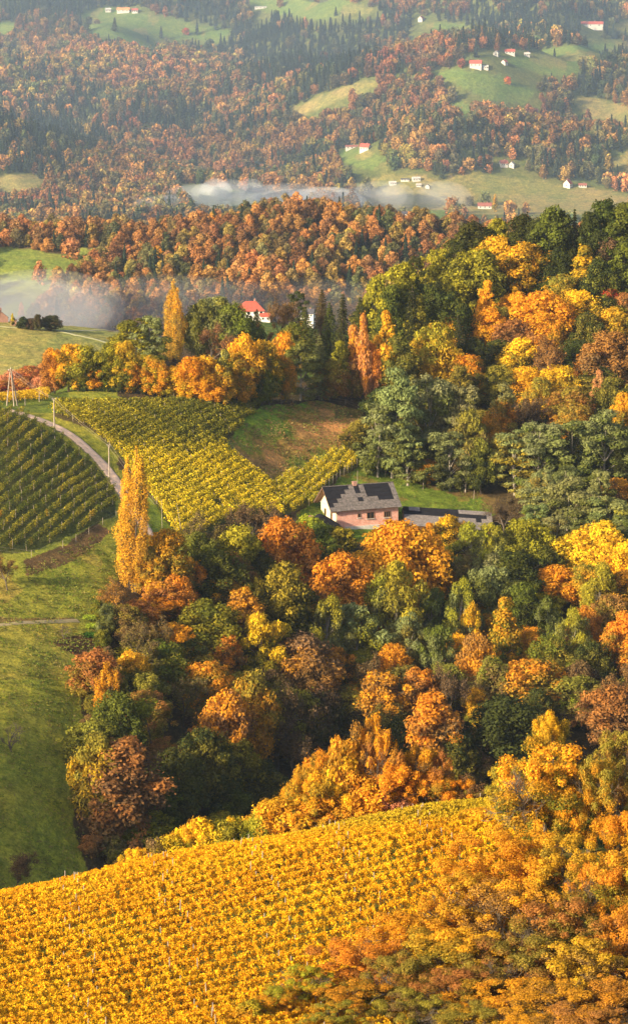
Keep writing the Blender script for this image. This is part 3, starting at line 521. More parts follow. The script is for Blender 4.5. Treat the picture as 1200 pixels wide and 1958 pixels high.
for q in FG.split(';'):
    q = q.strip('()').split(','); plant(float(q[0]), float(q[1]), float(q[2]), q[3], q[4], zone='in the right foreground', D=float(q[5]))
for (px, base, top, w, k, c, lab, rg) in [(12, 1128, 1058, 66, 'b', 'ru/br', 'brown bushy tree on a short trunk at the left edge of the meadow', (400, 520)), (122, 1222, 1192, 30, 'd', 'br', 'small dead tree leaning over beside the grassy track', (400, 520)),
                                       (22, 1438, 1378, 46, 'd', 'br', 'lone bare twiggy tree low on the shaded meadow', (380, 480)), (30, 1712, 1630, 90, 'b', 'br/db', 'bare brown bush above the yellow vines at the left edge', (350, 420)),
                                       (73, 632, 600, 22, 'r', 'db/dg', 'left one of two dark trees beside the far path', (820, 960)), (97, 632, 602, 36, 'r', 'dg/db', 'right one of two dark trees beside the far path', (820, 960)), (44, 628, 606, 24, 'k', 'dg', 'dark bush beside the brick house at the left edge', (820, 960)), (57, 630, 608, 20, 'k', 'db', 'low dark bush between the house and the two dark trees', (820, 960)),
                                       (65, 618, 608, 14, 'k', 'br', 'small brown shrub in front of the misty valley', (850, 980)), (24, 622, 598, 10, 'c', 'ye', 'thin yellow tree beside the brick house', (850, 980))]:
    plant(px, top, w, k, c, base=base, rng=rg, zone='x', label=lab)
# ---------------------------------------------------------------- two Lombardy poplars
def poplar(px, top, base, w, rng_, seed, spires, c1, c2, lab):
    x, D = hit(px, base, *rng_); a, t = ray(px, top); x = a * D; g = float(gz(x, D)); H = Z0 - D * t - g; s = D / F; nr = np.random.default_rng(seed); L = []
    b = MB()
    for (dx, tp, bs, ww) in spires:                      # pixel offsets of each upright stem
        X = dx * s * .84; zt = H - (tp - top) * s; zb = max(.5, H - (bs - top) * s); yo = nr.normal(0, .6)
        b.tube([(dx * s * .25, yo * .3, -.5), (X * .8, yo * .8, zb + .2 * (zt - zb)), (X, yo, zb + .6 * (zt - zb)), (X, yo, zt - .5)], [.24, .15, .09, .03], 6)
        n = int((zt - zb) / .45)
        for i in range(n):
            h = (i + .5) / n; r = ww * s / 2 * .9 * (math.sin(min(1, h * 2.2 + .25) * math.pi / 2)) * (1 - max(0, h - .72) / .28 * .72)
            L.append((X + nr.normal(0, .3) * r, yo + nr.normal(0, .3) * r, zb + h * (zt - zb), max(.22, r * nr.uniform(.6, .85)), h, nr.random()))
            if i % 2 == 0: ph = nr.random() * 6.28; b.tube([(X, yo, zb + h * (zt - zb) - 1.0), (X + math.cos(ph) * r * .6, yo + math.sin(ph) * r * .6, zb + h * (zt - zb) + .6)], [.05, .015], 3)
    V, m, v = lobes_to_leaves(nr, L, 60000, .11, 1.6, 0, .2); o = empty('lombardy_poplar', (x, D, g)); cr = link('crown', quadmesh('poplar_crown', V, M_LEAF, m, v), o); b.build('trunk', M_BARK, o)
    cr.color = (*c1, 1); cr['inner'] = (*c2, 1.0); tag(o, lab, 'poplar tree'); return o
poplar(252, 852, 1128, 60, (440, 520), 5, [(11, 852, 1000, 22), (-10, 874, 1105, 27), (-20, 905, 1110, 24), (24, 872, 1110, 22), (2, 890, 1050, 20), (-17, 955, 1140, 34), (23, 930, 1130, 24), (-27, 985, 1125, 20), (-3, 1010, 1140, 22), (13, 1030, 1140, 26)], (.84, .46, .03), (.58, .32, .05), 'tall golden poplar of several spires beside the sunny meadow')
poplar(331, 537, 692, 38, (628, 668), 6, [(0, 537, 680, 26), (-8, 556, 690, 26), (8, 552, 690, 26), (-8, 600, 692, 32), (8, 590, 692, 32)], (.70, .36, .03), (.36, .27, .05), 'slender golden poplar rising above the tree belt')

# coarse grass standing on the meadow: nobody could count it
def grass(poly, Dr, n, seed, cols, lab, ar=(-.125, 0), sz=.15):
    nr = np.random.default_rng(seed); A = nr.uniform(*ar, n * 3); Y = nr.uniform(Dr[0], Dr[1], n * 3); X = A * Y; Z = gz(X, Y); px, py = proj(A, (Z0 - Z) / Y); ok = inpoly(px + fbm(X / 5, Y / 5, 3) * 9, py, poly) & (fbm(X / 2.5, Y / 2.5, 31) + nr.normal(0, .25, n * 3) > -.05); X, Y, Z = X[ok], Y[ok], Z[ok]; k = np.repeat(np.arange(len(X)), 4); m = len(k)
    C = np.stack([X[k] + nr.normal(0, .14, m), Y[k] + nr.normal(0, .14, m), Z[k] + .08 + .1 * nr.random(m)], 1); nn = nr.normal(0, .6, (m, 3)); nn[:, 2] += .55; c = np.array(cols)[nr.integers(0, len(cols), len(X))][k]; w = np.clip(.5 + fbm(X / 8, Y / 8, 35)[k] * 1.2, 0, 1)[:, None]; c = c * (.75 + .5 * w)
    tag(link('grass', quadmesh('grass_tufts', leaves(nr, C, nn, sz, .4), M_VINE, v=nr.random(m), cols={'leafcol': c})), lab, 'grass', kind='stuff')
grass([(-60, 1070), (50, 1085), (215, 1010), (290, 1000), (225, 1100), (190, 1180), (185, 1300), (150, 1400), (130, 1500), (180, 1650), (100, 1720), (-60, 1720)], (370, 520), 16000, 1, [(.24, .28, .04), (.18, .24, .03), (.32, .29, .06), (.15, .19, .03), (.28, .22, .07)], 'rough grass tufts on the sloping meadow')

grass(BARE, (545, 640), 9000, 2, [(.40, .22, .08), (.34, .26, .08), (.22, .30, .05), (.46, .30, .12), (.20, .22, .05)], 'straw and rust coloured dead grass on the bare slope', (-.035, .03), .17)
grass([(560, 985), (605, 960), (640, 925), (695, 880), (740, 905), (860, 925), (945, 960), (945, 985)], (545, 625), 5000, 3, [(.15, .22, .03), (.20, .25, .04), (.12, .18, .03), (.26, .22, .06)], 'short green grass on the lawn behind the farmhouse', (-.01, .07), .12)
# ---------------------------------------------------------------- vineyards: every row a thing with its foliage and posts
ORD = 'zeroth first second third fourth fifth sixth seventh eighth ninth tenth eleventh twelfth thirteenth fourteenth fifteenth sixteenth seventeenth eighteenth nineteenth'.split()
def ordw(n):
    if n < 20: return ORD[n]
    tens = {2: 'twent', 3: 'thirt', 4: 'fort', 5: 'fift', 6: 'sixt', 7: 'sevent', 8: 'eight', 9: 'ninet'}
    if n >= 100: return 'hundred and ' + ordw(n - 100)
    return tens[n // 10] + ('ieth' if n % 10 == 0 else 'y-' + ORD[n % 10])
_pm = {}
def postmesh(h):
    k = round(h, 1)
    if k not in _pm: b = MB(); b.tube([(0, 0, -.4), (.02, 0, h)], [.045, .04], 5); _pm[k] = b.mesh('post', M_POST)
    return _pm[k]
def vineyard(poly, Dr, p1, p2, spacing, per_m, leaf, height, width, colfn, group, lab, posts=5.0, style='wall', seed=0, wires=False, limit=999, jit=.1):
    nr = np.random.default_rng(seed); A = P(*p1, *Dr); B = P(*p2, *Dr); d = Vector((B.x - A.x, B.y - A.y)).normalized(); nrm = Vector((-d.y, d.x)); rows = []
    cx, cy = A.x, A.y
    for k in range(-120, 121):
        s = np.arange(-160, 160, .5); x = cx + nrm.x * k * spacing + d.x * s; y = cy + nrm.y * k * spacing + d.y * s; ok = (y > Dr[0]) & (y < Dr[1])
        z = gz(x, np.maximum(y, 20)); px, py = proj(x / np.maximum(y, 20), (Z0 - z) / np.maximum(y, 20)); ok &= inpoly(px, py, poly)
        i = 0
        while i < len(s):
            if ok[i]:
                j = i
                while j + 1 < len(s) and ok[j + 1]: j += 1
                if s[j] - s[i] > 2.5: rows.append((k, x[i:j + 1], y[i:j + 1], px[i:j + 1], py[i:j + 1]))
                i = j
            i += 1
    rows.sort(key=lambda r: -float(np.mean(r[4]))); rows = rows[:limit]
    for q, (k, x, y, px, py) in enumerate(rows):
        Lr = .5 * (len(x) - 1); n = int(Lr * per_m); u = nr.random(n) * Lr
        if style == 'wall':
            u = u + .18 * np.sin(u * 6.28 / 1.1); gap = fbm(u / 2.3, u * 0 + k * 3.1, seed) > -.62; off = nr.normal(0, width * (.5 + .5 * nr.random(n)), n); h = height * (.26 + .74 * nr.random(n) ** .75) * (1 + .22 * fbm(u / 1.2, u * 0 + k, seed + 1))
            keep = gap
        else:
            pl = np.floor(u / 1.05) * 1.05 + .5; sh = nr.integers(0, 9, n); sd = (pl * 7.13 + sh * 3.7 + k * 11.3); an = (np.sin(sd * 12.9898) * 43758.5453) % 1 * 6.283; lg = .38 + .68 * ((np.sin(sd * 78.233) * 12543.123) % 1); s_ = nr.random(n); hh = height * (.62 + .25 * ((np.sin(sd * 3.77) * 9871.3) % 1))
            u = pl + np.cos(an) * lg * s_ + nr.normal(0, .06, n); off = np.sin(an) * lg * s_ * .9 + nr.normal(0, .06, n); h = hh * (.85 + .75 * s_ * (1 - s_ * 1.15)) + nr.normal(0, .07, n) - .3 * s_ ** 3; keep = np.ones(n, bool)
            low = nr.random(n) < .22; off[low] = nr.normal(0, .14, low.sum()); h[low] = height * nr.random(low.sum()) * .7
        u = u[keep]; off = off[keep]; h = h[keep]; X = np.interp(u, np.arange(len(x)) * .5, x) + nrm.x * off; Y = np.interp(u, np.arange(len(x)) * .5, y) + nrm.y * off; Z = gz(X, Y) + h
        x0, y0 = float(x[0]), float(y[0]); z0 = float(gz(x0, y0)); C = np.stack([X - x0, Y - y0, Z - z0], 1); m = len(C)
        nn = nr.normal(0, .5, (m, 3)); nn[:, 2] += .75; nn[:, :2] += (np.sign(off) * .5)[:, None] * [nrm.x, nrm.y]
        qx, qy = proj(X / Y, (Z0 - Z) / Y); cols = colfn(nr, qx, qy, X, Y, h)
        o = empty('vine_row', (x0, y0, z0)); VL = leaves(nr, C, nn, leaf, .75, droop=.3)
        ws = np.arange(.5, Lr, 1.05); X = np.interp(ws, np.arange(len(x)) * .5, x); Y = np.interp(ws, np.arange(len(x)) * .5, y); B0 = np.stack([X - x0, Y - y0, gz(X, Y) - z0 - .1], 1); B1 = B0 + nr.normal(0, .08, B0.shape) + [0, 0, height * .8]; ex = np.array([.035, 0, 0]); ey = np.array([0, .035, 0])
        VL = np.concatenate([VL] + [np.stack([B0 - e, B0 + e, B1 + e * .5, B1 - e * .5], 1).reshape(-1, 3) for e in (ex, ey)]); cols = np.concatenate([cols, np.tile([.07, .05, .035], (2 * len(ws), 1))])  # brown stem quads join the leaf mesh of the row
        link('foliage', quadmesh('vine_leaf_and_stem', VL, M_VINE, v=np.concatenate([nr.random(m), np.full(2 * len(ws), .5)]), cols={'leafcol': cols}), o)
        tag(o, lab % ordw(q + 1), 'vine row', group)
        for w in np.arange(nr.random() * posts * .3, Lr, posts):
            X = float(np.interp(w, np.arange(len(x)) * .5, x)); Y = float(np.interp(w, np.arange(len(x)) * .5, y)); p = link('post', postmesh(height * 1.06 + (.0 if nr.random() < .75 else .3)), o, (X - x0, Y - y0, float(gz(X, Y)) - z0)); p.rotation_euler = (nr.normal(0, .05), nr.normal(0, .05), 0)
    return len(rows)
def mixc(w, a, b): return a[None] * (1 - w[:, None]) + b[None] * w[:, None]
c_ = lambda *v: np.array(v)
def col_fg(nr, px, py, X, Y, h):
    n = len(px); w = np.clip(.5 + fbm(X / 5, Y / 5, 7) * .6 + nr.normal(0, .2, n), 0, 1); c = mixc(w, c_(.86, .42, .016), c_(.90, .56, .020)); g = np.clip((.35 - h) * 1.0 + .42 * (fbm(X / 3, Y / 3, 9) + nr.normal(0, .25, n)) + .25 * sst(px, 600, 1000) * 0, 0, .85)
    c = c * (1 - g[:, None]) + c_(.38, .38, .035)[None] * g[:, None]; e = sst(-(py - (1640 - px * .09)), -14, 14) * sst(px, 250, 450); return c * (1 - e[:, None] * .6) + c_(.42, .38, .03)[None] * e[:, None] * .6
def col_left(nr, px, py, X, Y, h):
    n = len(px); w = np.clip(.28 + fbm(X / 4, Y / 4, 17) * .9 + nr.normal(0, .25, n), 0, 1); c = mixc(w, c_(.11, .135, .025), c_(.42, .34, .03)); r = np.clip(fbm(X / 1.5, Y / 1.5, 18) * 2 - .9, 0, .7); return c * (1 - r[:, None]) + c_(.5, .25, .03)[None] * r[:, None]
def col_mid(nr, px, py, X, Y, h):
    n = len(px); w = np.clip(sst(py, 790, 900) * 1.0 + sst(-px, -330, -120) * .35 + fbm(X / 6, Y / 6, 27) * .5 + nr.normal(0, .22, n) - .10 * sst(-np.abs(px - 400), -110, -20) * sst(-py, -860, -800), 0, 1); return mixc(w, c_(.16, .165, .025), c_(.84, .64, .03))
def col_right(nr, px, py, X, Y, h):
    n = len(px); return mixc(np.clip(.55 + fbm(X / 4, Y / 4, 37) * .6 + nr.normal(0, .25, n), 0, 1), c_(.30, .30, .03), c_(.84, .62, .03))
VFG = [(-80, 1740), (0, 1712), (200, 1672), (400, 1628), (600, 1590), (800, 1552), (960, 1532), (1100, 1530), (1050, 1700), (860, 1900), (700, 2080), (-80, 2080)]
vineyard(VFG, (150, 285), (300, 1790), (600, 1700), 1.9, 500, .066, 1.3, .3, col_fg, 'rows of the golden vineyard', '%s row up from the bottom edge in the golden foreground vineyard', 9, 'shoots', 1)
vineyard(VLEFT, (470, 600), (0, 993), (110, 907), 2.1, 85, .11, 1.6, .17, col_left, 'rows of the green vineyard', '%s row up the slope in the green vineyard left of the track', 6, 'wall', 2)
VC1 = [p for p in VCENTRE]
vineyard([(105, 772), (480, 766), (500, 778), (428, 852), (470, 888), (520, 924), (545, 984), (470, 985), (420, 1010), (335, 1030), (300, 965), (262, 925), (235, 880), (170, 820), (100, 792)], (505, 640), (280, 893), (393, 823), 1.5, 95, .14, 1.35, .44, col_mid, 'rows of the terraced vineyard', '%s row up the slope in the green and yellow vineyard behind the farmhouse', 7, 'wall', 3)
vineyard([(520, 924), (605, 885), (690, 838), (692, 882), (630, 925), (600, 965), (545, 984)], (530, 640), (600, 960), (672, 890), 1.4, 100, .13, 1.45, .38, col_right, 'rows of the narrow vineyard strip', '%s row from the fence in the yellow vine strip left of the farmhouse', 4, 'wall', 4)
vineyard([(-20, 757), (95, 752), (95, 768), (-20, 774)], (560, 605), (0, 768), (90, 764), 1.9, 90, .13, 1.6, .25, lambda nr, px, py, X, Y, h: mixc(nr.random(len(px)), c_(.6, .33, .02), c_(.7, .5, .03)), 'rows of the hilltop vines', '%s row of yellow vines on the brow beside the wooden pylon', 5, 'wall', 5)
# ---------------------------------------------------------------- tracks and paths: draped strips with a little thickness
def strip(name, pts, Dr, width, mat, lift, lab, seed=0):
    W = [P(px, py, *Dr) for px, py in pts]; Q = []
    for a, b in zip(W[:-1], W[1:]):
        n = max(2, int((b - a).length / .8))
        for i in range(n): Q.append(a.lerp(b, i / n))
    Q.append(W[-1]); X = np.array([q.x for q in Q]); Y = np.array([q.y for q in Q])
    for _ in range(6): X[1:-1] = (X[:-2] + X[2:] + 2 * X[1:-1]) / 4; Y[1:-1] = (Y[:-2] + Y[2:] + 2 * Y[1:-1]) / 4
    dx = np.gradient(X); dy = np.gradient(Y); l = np.hypot(dx, dy); nx, ny = -dy / l, dx / l; V = []; K = 7
    for k in range(K):
        o = (k / (K - 1) - .5) * width * (1 + .12 * fbm(X / 3, Y / 3 + k, seed) * (k in (0, K - 1))); x = X + nx * o; y = Y + ny * o; z = gz(x, y) + lift - (.25 if k in (0, K - 1) else 0)
        V.append(np.stack([x, y, z], 1))
    V = np.stack(V, 1); n = len(X); i = np.arange(n - 1)[:, None] * K + np.arange(K - 1)[None]; fc = np.stack([i, i + 1, i + K + 1, i + K], -1).reshape(-1, 4)
    uu = np.tile(np.linspace(-1, 1, K), n); me = mesh_np(name, V.reshape(-1, 3), fc, 4, [mat], attrs={'across': uu}); return tag(link(name, me), lab, name.replace('_', ' '), kind='structure')
def trackmat(name, c1, c2, grass):
    m, n, out = newmat(name); b = N(n, 'ShaderNodeBsdfPrincipled'); b.inputs['Roughness'].default_value = 1; t = noise(n, 1.3, 8, .75); at = N(n, 'ShaderNodeAttribute', attribute_name='across')
    r = ramp(n, t.outputs[0], [(.3, c1), (.7, c2)]); ab = N(n, 'ShaderNodeMath', operation='ABSOLUTE'); n.links.new(at.outputs['Fac'], ab.inputs[0]); ad = N(n, 'ShaderNodeMath', operation='MULTIPLY_ADD'); ad.inputs[1].default_value = .6; n.links.new(t.outputs[0], ad.inputs[0]); n.links.new(ab.outputs[0], ad.inputs[2])
    rr = ramp(n, ad.outputs[0], [(.22, (1, 1, 1)), (.34, (0, 0, 0)), (.98, (0, 0, 0)), (1.0, (1, 1, 1))]); c = mix(n, 'MIX', rr.outputs[0], r.outputs[0], grass); n.links.new(c, b.inputs['Base Color']); n.links.new(b.outputs[0], out.inputs[0]); return m
M_TRACK = trackmat('track_gravel', (.66, .42, .27), (.86, .59, .39), (.22, .18, .07)); M_PATH = trackmat('pale_path', (.34, .31, .20), (.46, .42, .28), (.24, .24, .10))
strip('track', [(18, 786), (40, 791), (75, 803), (110, 818), (140, 836), (170, 862), (195, 886), (215, 912), (236, 945), (262, 985), (285, 1025)], (500, 600), 3.4, M_TRACK, .15, 'pale gravel track curving down between the two vineyards')
strip('path', [(-30, 622), (20, 626), (80, 631), (130, 633), (215, 633), (290, 632)], (800, 960), 1.0, M_PATH, .12, 'far footpath crossing the upper edge of the pale meadow')
strip('path', [(104, 632), (150, 642), (205, 656)], (780, 960), 1.3, M_PATH, .17, 'thin branch path running down across the pale meadow')
strip('path', [(-20, 1197), (30, 1193), (90, 1190), (150, 1188)], (400, 520), 1.1, trackmat('worn_path', (.32, .24, .11), (.40, .31, .15), (.25, .22, .07)), .08, 'narrow worn path crossing the sunny meadow')
# ---------------------------------------------------------------- poles and wires
def pole(px, top, base, Dr, lab, arm=True):
    p = P(px, base, *Dr); H = (Z0 - ray(px, top)[1] * p.y) - p.z; o = empty('utility_pole', p); b = MB(); b.tube([(0, 0, -.5), (0, 0, H)], [.16, .10], 8); b.build('shaft', M_POST, o)
    if arm:
        for s in (-.28, .28): i = MB(); i.tube([(s * .4, 0, H - .3), (s, 0, H - .25), (s, 0, H - .02)], [.025, .025, .02], 4); i.tube([(s, 0, H - .06), (s, 0, H + .1)], [.06, .045], 6); i.build('insulator', M_CER, o)
    tag(o, lab, 'utility pole', 'poles of the overhead line'); return p, H
M_CER = simple('ceramic', (.55, .5, .45), .4, .1, 5)
pa, ha = pole(104, 762, 826, (520, 620), 'weathered wooden pole with short top at the bend of the track'); pb, hb = pole(209, 850, 924, (510, 600), 'thin wooden pole beside the track left of the large poplar')
def pylon():
    p = P(22, 776, 560, 590); H = (Z0 - ray(22, 702)[1] * p.y) - p.z; o = empty('wooden_pylon', p); k = .5
    for dx, dy in ((-1.0, .35), (.55, -.35), (1.15, .45)): b = MB(); b.tube([(dx, dy, -.6), (dx * .5, dy * .5, H * .5), (dx * .12, dy * .1, H - .7)], [.13, .12, .09], 7); b.build('leg', M_POST, o)
    for z, w in ((H * .42, .75), (H * .62, .5)): b = MB(); b.box((0, 0, z), (w * 1.5, .07, .1)); b.build('brace', M_WOOD, o)
    b = MB(); b.box((0, 0, H - .72), (1.05, .14, .14)); b.box((0, 0, H - .45), (.8, .12, .12)); b.build('crossarm', M_WOOD, o)
    for s in (-.42, 0, .42): b = MB(); b.tube([(s, 0, H - .64), (s, 0, H - .35 + (.3 if s == 0 else 0))], [.07, .055], 6); b.build('insulator', M_CER, o)
    tag(o, 'tall wooden pylon on splayed legs standing on the brow of the vineyard', 'pylon'); return p, H
pc, hc = pylon()
pd = P(76, 762, 560, 600); M_WIRE = simple('wire', (.30, .24, .19), .6, .1, 5)
def wire(a, b, sag, lab):
    m = MB(); a = Vector(a); b = Vector(b); pts = [a.lerp(b, i / 14) - a + Vector((0, 0, -sag * 4 * (i / 14) * (1 - i / 14))) for i in range(15)]; m.tube(pts, .018, 4); o = m.build('power_cable', M_WIRE, None, a); tag(o, lab, 'cable', 'overhead cables')
pt = P(300, 1030, 510, 545)
for s, nm in ((-.28, 'left'), (.28, 'right')):
    wire(pc + Vector((s * 1.5, 0, hc - .4)), pa + Vector((s, 0, ha)), .5, nm + ' cable of the pair hanging from the pylon to the wooden pole'); wire(pa + Vector((s, 0, ha)), pb + Vector((s, 0, hb)), .35, nm + ' cable of the pair between the two poles beside the track')
    wire(pb + Vector((s, 0, hb)), Vector((pt.x + s, pt.y, pt.z + 6.2)), .35, nm + ' cable of the pair leaving the lower pole past the poplar')
wire(pc + Vector((-.4, 0, hc - .4)), pc + Vector((-12, 3, hc - .9)), .2, 'short cable running from the pylon to the left edge')
def stake(px, top, base, Dr, lab, lean=0, r=.06, grp=None, name='stake'):
    p = P(px, base, *Dr); H = (Z0 - ray(px, top)[1] * p.y) - p.z; b = MB(); b.tube([(0, 0, -.3), (lean * .5, 0, H * .5), (lean, 0, H)], [r, r * .9, r * .7], 6); o = b.build(name, M_POST, None, p); tag(o, lab, 'post', grp); return p
stake(348, 962, 1024, (510, 560), 'long thin leaning stake at the lower edge of the vineyard', -.9, .05); stake(310, 955, 1010, (510, 560), 'thin straight stake near the lower left vine edge', -.1, .045); stake(75, 750, 768, (560, 600), 'short pale post among the hilltop vines', .05, .09); stake(48, 760, 775, (560, 600), 'stubby pale post right of the pylon', 0, .08); stake(548, 984, 998, (520, 560), 'slim white post above the orange tree left of the farmhouse', 0, .05); stake(683, 900, 930, (560, 600), 'thin pole on the lawn behind the farmhouse roof', 0, .05)
for i, (px, by) in enumerate([(736, 912), (808, 935), (848, 938), (905, 955)]): stake(px, by - 18, by, (565, 610), ['leftmost', 'second', 'third', 'last'][i] + ' of the posts along the lawn edge under the grey green trees', .1, .06, 'lawn edge posts')
def fence(pts, Dr, lab, step, h=1.2):
    W = [P(px, py, *Dr) for px, py in pts]; o = empty('wire_fence', W[0]); Q = []
    for a, b in zip(W[:-1], W[1:]):
        n = max(1, int((b - a).length / step))
        Q += [a.lerp(b, i / n) for i in range(n)]
    Q.append(W[-1]); Q = [Vector((q.x, q.y, float(gz(q.x, q.y)))) for q in Q]
    for q in Q: link('post', postmesh(h), o, q - W[0])
    for k in (.45, .9): b = MB(); b.tube([q - W[0] + Vector((0, 0, h * k)) for q in Q], .012, 3); b.build('wire', M_WIRE, o)
    tag(o, lab, 'fence')
fence([(622, 934), (650, 915), (672, 899), (692, 888)], (560, 610), 'wire fence on pale posts along the right edge of the vine strip', 1.7, 1.7)
fence([(515, 778), (560, 770), (610, 766), (660, 773), (700, 790), (712, 797)], (600, 640), 'low fence with pale rails curving along the top of the bare slope', 3.2, 1.1)
fence([(430, 850), (448, 868), (470, 888), (500, 912), (520, 925)], (540, 620), 'thin post line along the lower left of the bare slope', 2.4, 1.3)
fence([(-10, 1058), (60, 1066), (120, 1048), (170, 1022), (222, 990)], (480, 530), 'wire fence on thin posts below the green vineyard', 4.6, 1.3)
# garden patch beside the meadow
for (px, py, w, lab, c) in [(172, 1184, 26, 'upper strip of bright green leafy crop beside the wood', (.34, .42, .04)), (176, 1201, 24, 'middle strip of bright green leafy crop beside the wood', (.34, .42, .04)), (172, 1218, 30, 'lower dark green strip of leafy crop beside the wood', (.06, .14, .02))]:
    p = P(px, py, 420, 520); s = p.y / F; nr = np.random.default_rng(px + py); n = 1800; C = np.stack([nr.uniform(-w / 2, w / 2, n) * s, nr.normal(0, .5, n), .15 + .45 * nr.random(n)], 1); nn = nr.normal(0, .4, (n, 3)); nn[:, 2] += 1
    tag(link('crop_strip', quadmesh('crop_leaves', leaves(nr, C, nn, .11, .7), M_VINE, v=nr.random(n), cols={'leafcol': np.tile(c, (n, 1))}), None, p), lab, 'crop bed', 'garden beds')
# ---------------------------------------------------------------- buildings
def brickmat():
    m, n, out = newmat('bare_brick'); b = N(n, 'ShaderNodeBsdfPrincipled'); b.inputs['Roughness'].default_value = .95; tc = N(n, 'ShaderNodeTexCoord'); mp = N(n, 'ShaderNodeMapping'); mp.inputs['Rotation'].default_value = (R(90), 0, 0); n.links.new(tc.outputs['Object'], mp.inputs[0])
    br = N(n, 'ShaderNodeTexBrick'); br.inputs['Scale'].default_value = 1; br.inputs['Brick Width'].default_value = .30; br.inputs['Row Height'].default_value = .17; br.inputs['Mortar Size'].default_value = .018; br.inputs['Color1'].default_value = (.62, .20, .15, 1); br.inputs['Color2'].default_value = (.66, .34, .27, 1); br.inputs['Mortar'].default_value = (.62, .50, .40, 1); n.links.new(mp.outputs[0], br.inputs['Vector'])
    t = noise(n, 1.6, 6, .7); c = mix(n, 'MULTIPLY', .8, br.outputs['Color'], ramp(n, t.outputs[0], [(.3, (.75, .7, .68)), (.7, (1.25, 1.2, 1.15))]).outputs[0]); n.links.new(c, b.inputs['Base Color']); n.links.new(b.outputs[0], out.inputs[0]); return m
def corrug(name, c, var):
    m, n, out = newmat(name); b = N(n, 'ShaderNodeBsdfPrincipled'); b.inputs['Roughness'].default_value = .85; t = noise(n, 2.2, 7, .75); tc = N(n, 'ShaderNodeTexCoord'); wv = N(n, 'ShaderNodeTexWave'); wv.inputs['Scale'].default_value = 2.0; wv.inputs['Distortion'].default_value = .3; n.links.new(tc.outputs['Object'], wv.inputs[0])
    r = ramp(n, t.outputs[0], [(.3, tuple(q * (1 - var) for q in c)), (.55, c), (.75, tuple(q * (1 + var) for q in c))]); cc = mix(n, 'MULTIPLY', .55, r.outputs[0], ramp(n, wv.outputs['Fac'], [(0, (.5, .5, .5)), (1, (1.2, 1.2, 1.2))]).outputs[0]); n.links.new(cc, b.inputs['Base Color'])
    bp = N(n, 'ShaderNodeBump'); bp.inputs['Distance'].default_value = .05; bp.inputs['Strength'].default_value = .6; n.links.new(wv.outputs['Fac'], bp.inputs['Height']); n.links.new(bp.outputs[0], b.inputs['Normal']); n.links.new(b.outputs[0], out.inputs[0]); return m
M_BRICK = brickmat(); M_PLASTER = simple('cream_plaster', (.74, .60, .42), .9, .12, 1.5); M_GREY = corrug('grey_sheets', (.17, .145, .13), .75); M_DARK = simple('dark_felt', (.016, .016, .020), .95, .3, 1.2, spec=.05); M_PALE = corrug('pale_sheets', (.22, .19, .175), .6); M_CONC = simple('concrete', (.50, .47, .42), .95, .2, 1)
M_FRAME = simple('brown_frame', (.24, .12, .06), .8, .2, 5); M_PANE = simple('dark_pane', (.02, .02, .022), .15, .2, 3, spec=.6); M_WHITE = simple('white_wall', (.78, .75, .68), .9, .06, 1); M_RED = simple('red_tiles', (.42, .09, .06), .8, .2, 1.5); M_REDB = simple('brown_red_tiles', (.30, .10, .07), .85, .2, 1.5); M_SLATE = simple('dark_slate', (.07, .07, .085), .8, .2, 1.5); M_OLD = simple('weathered_brick', (.36, .20, .15), .95, .3, 2)
def window(parent, c, w, h, ax, mull=1):
    """ax 'y': faces -y, 'x': faces -x"""
    sz = (lambda a, b, d: (a, d, b)) if ax == 'y' else (lambda a, b, d: (d, a, b)); f = MB(); t = .09; c = Vector(c); off = (lambda a, b: Vector((a, 0, b))) if ax == 'y' else (lambda a, b: Vector((0, a, b)))
    for s in (-1, 1): f.box(c + off(s * (w / 2 - t / 2), 0), sz(t, h, .12)); f.box(c + off(0, s * (h / 2 - t / 2)), sz(w - 2 * t, t, .116))
    for k in range(mull): f.box(c + off((k + 1) * w / (mull + 1) - w / 2, 0), sz(.06, h - 2 * t, .10))
    fo = f.build('window', M_FRAME, parent); p = MB(); p.box(c, sz(w - 2 * t, h - 2 * t, .05)); p.build('pane', M_PANE, fo); s = MB(); s.box(c + off(0, -h / 2 - .06) + (Vector((0, -.06, 0)) if ax == 'y' else Vector((-.06, 0, 0))), sz(w + .2, .1, .22)); s.build('sill', M_CONC, fo); return fo
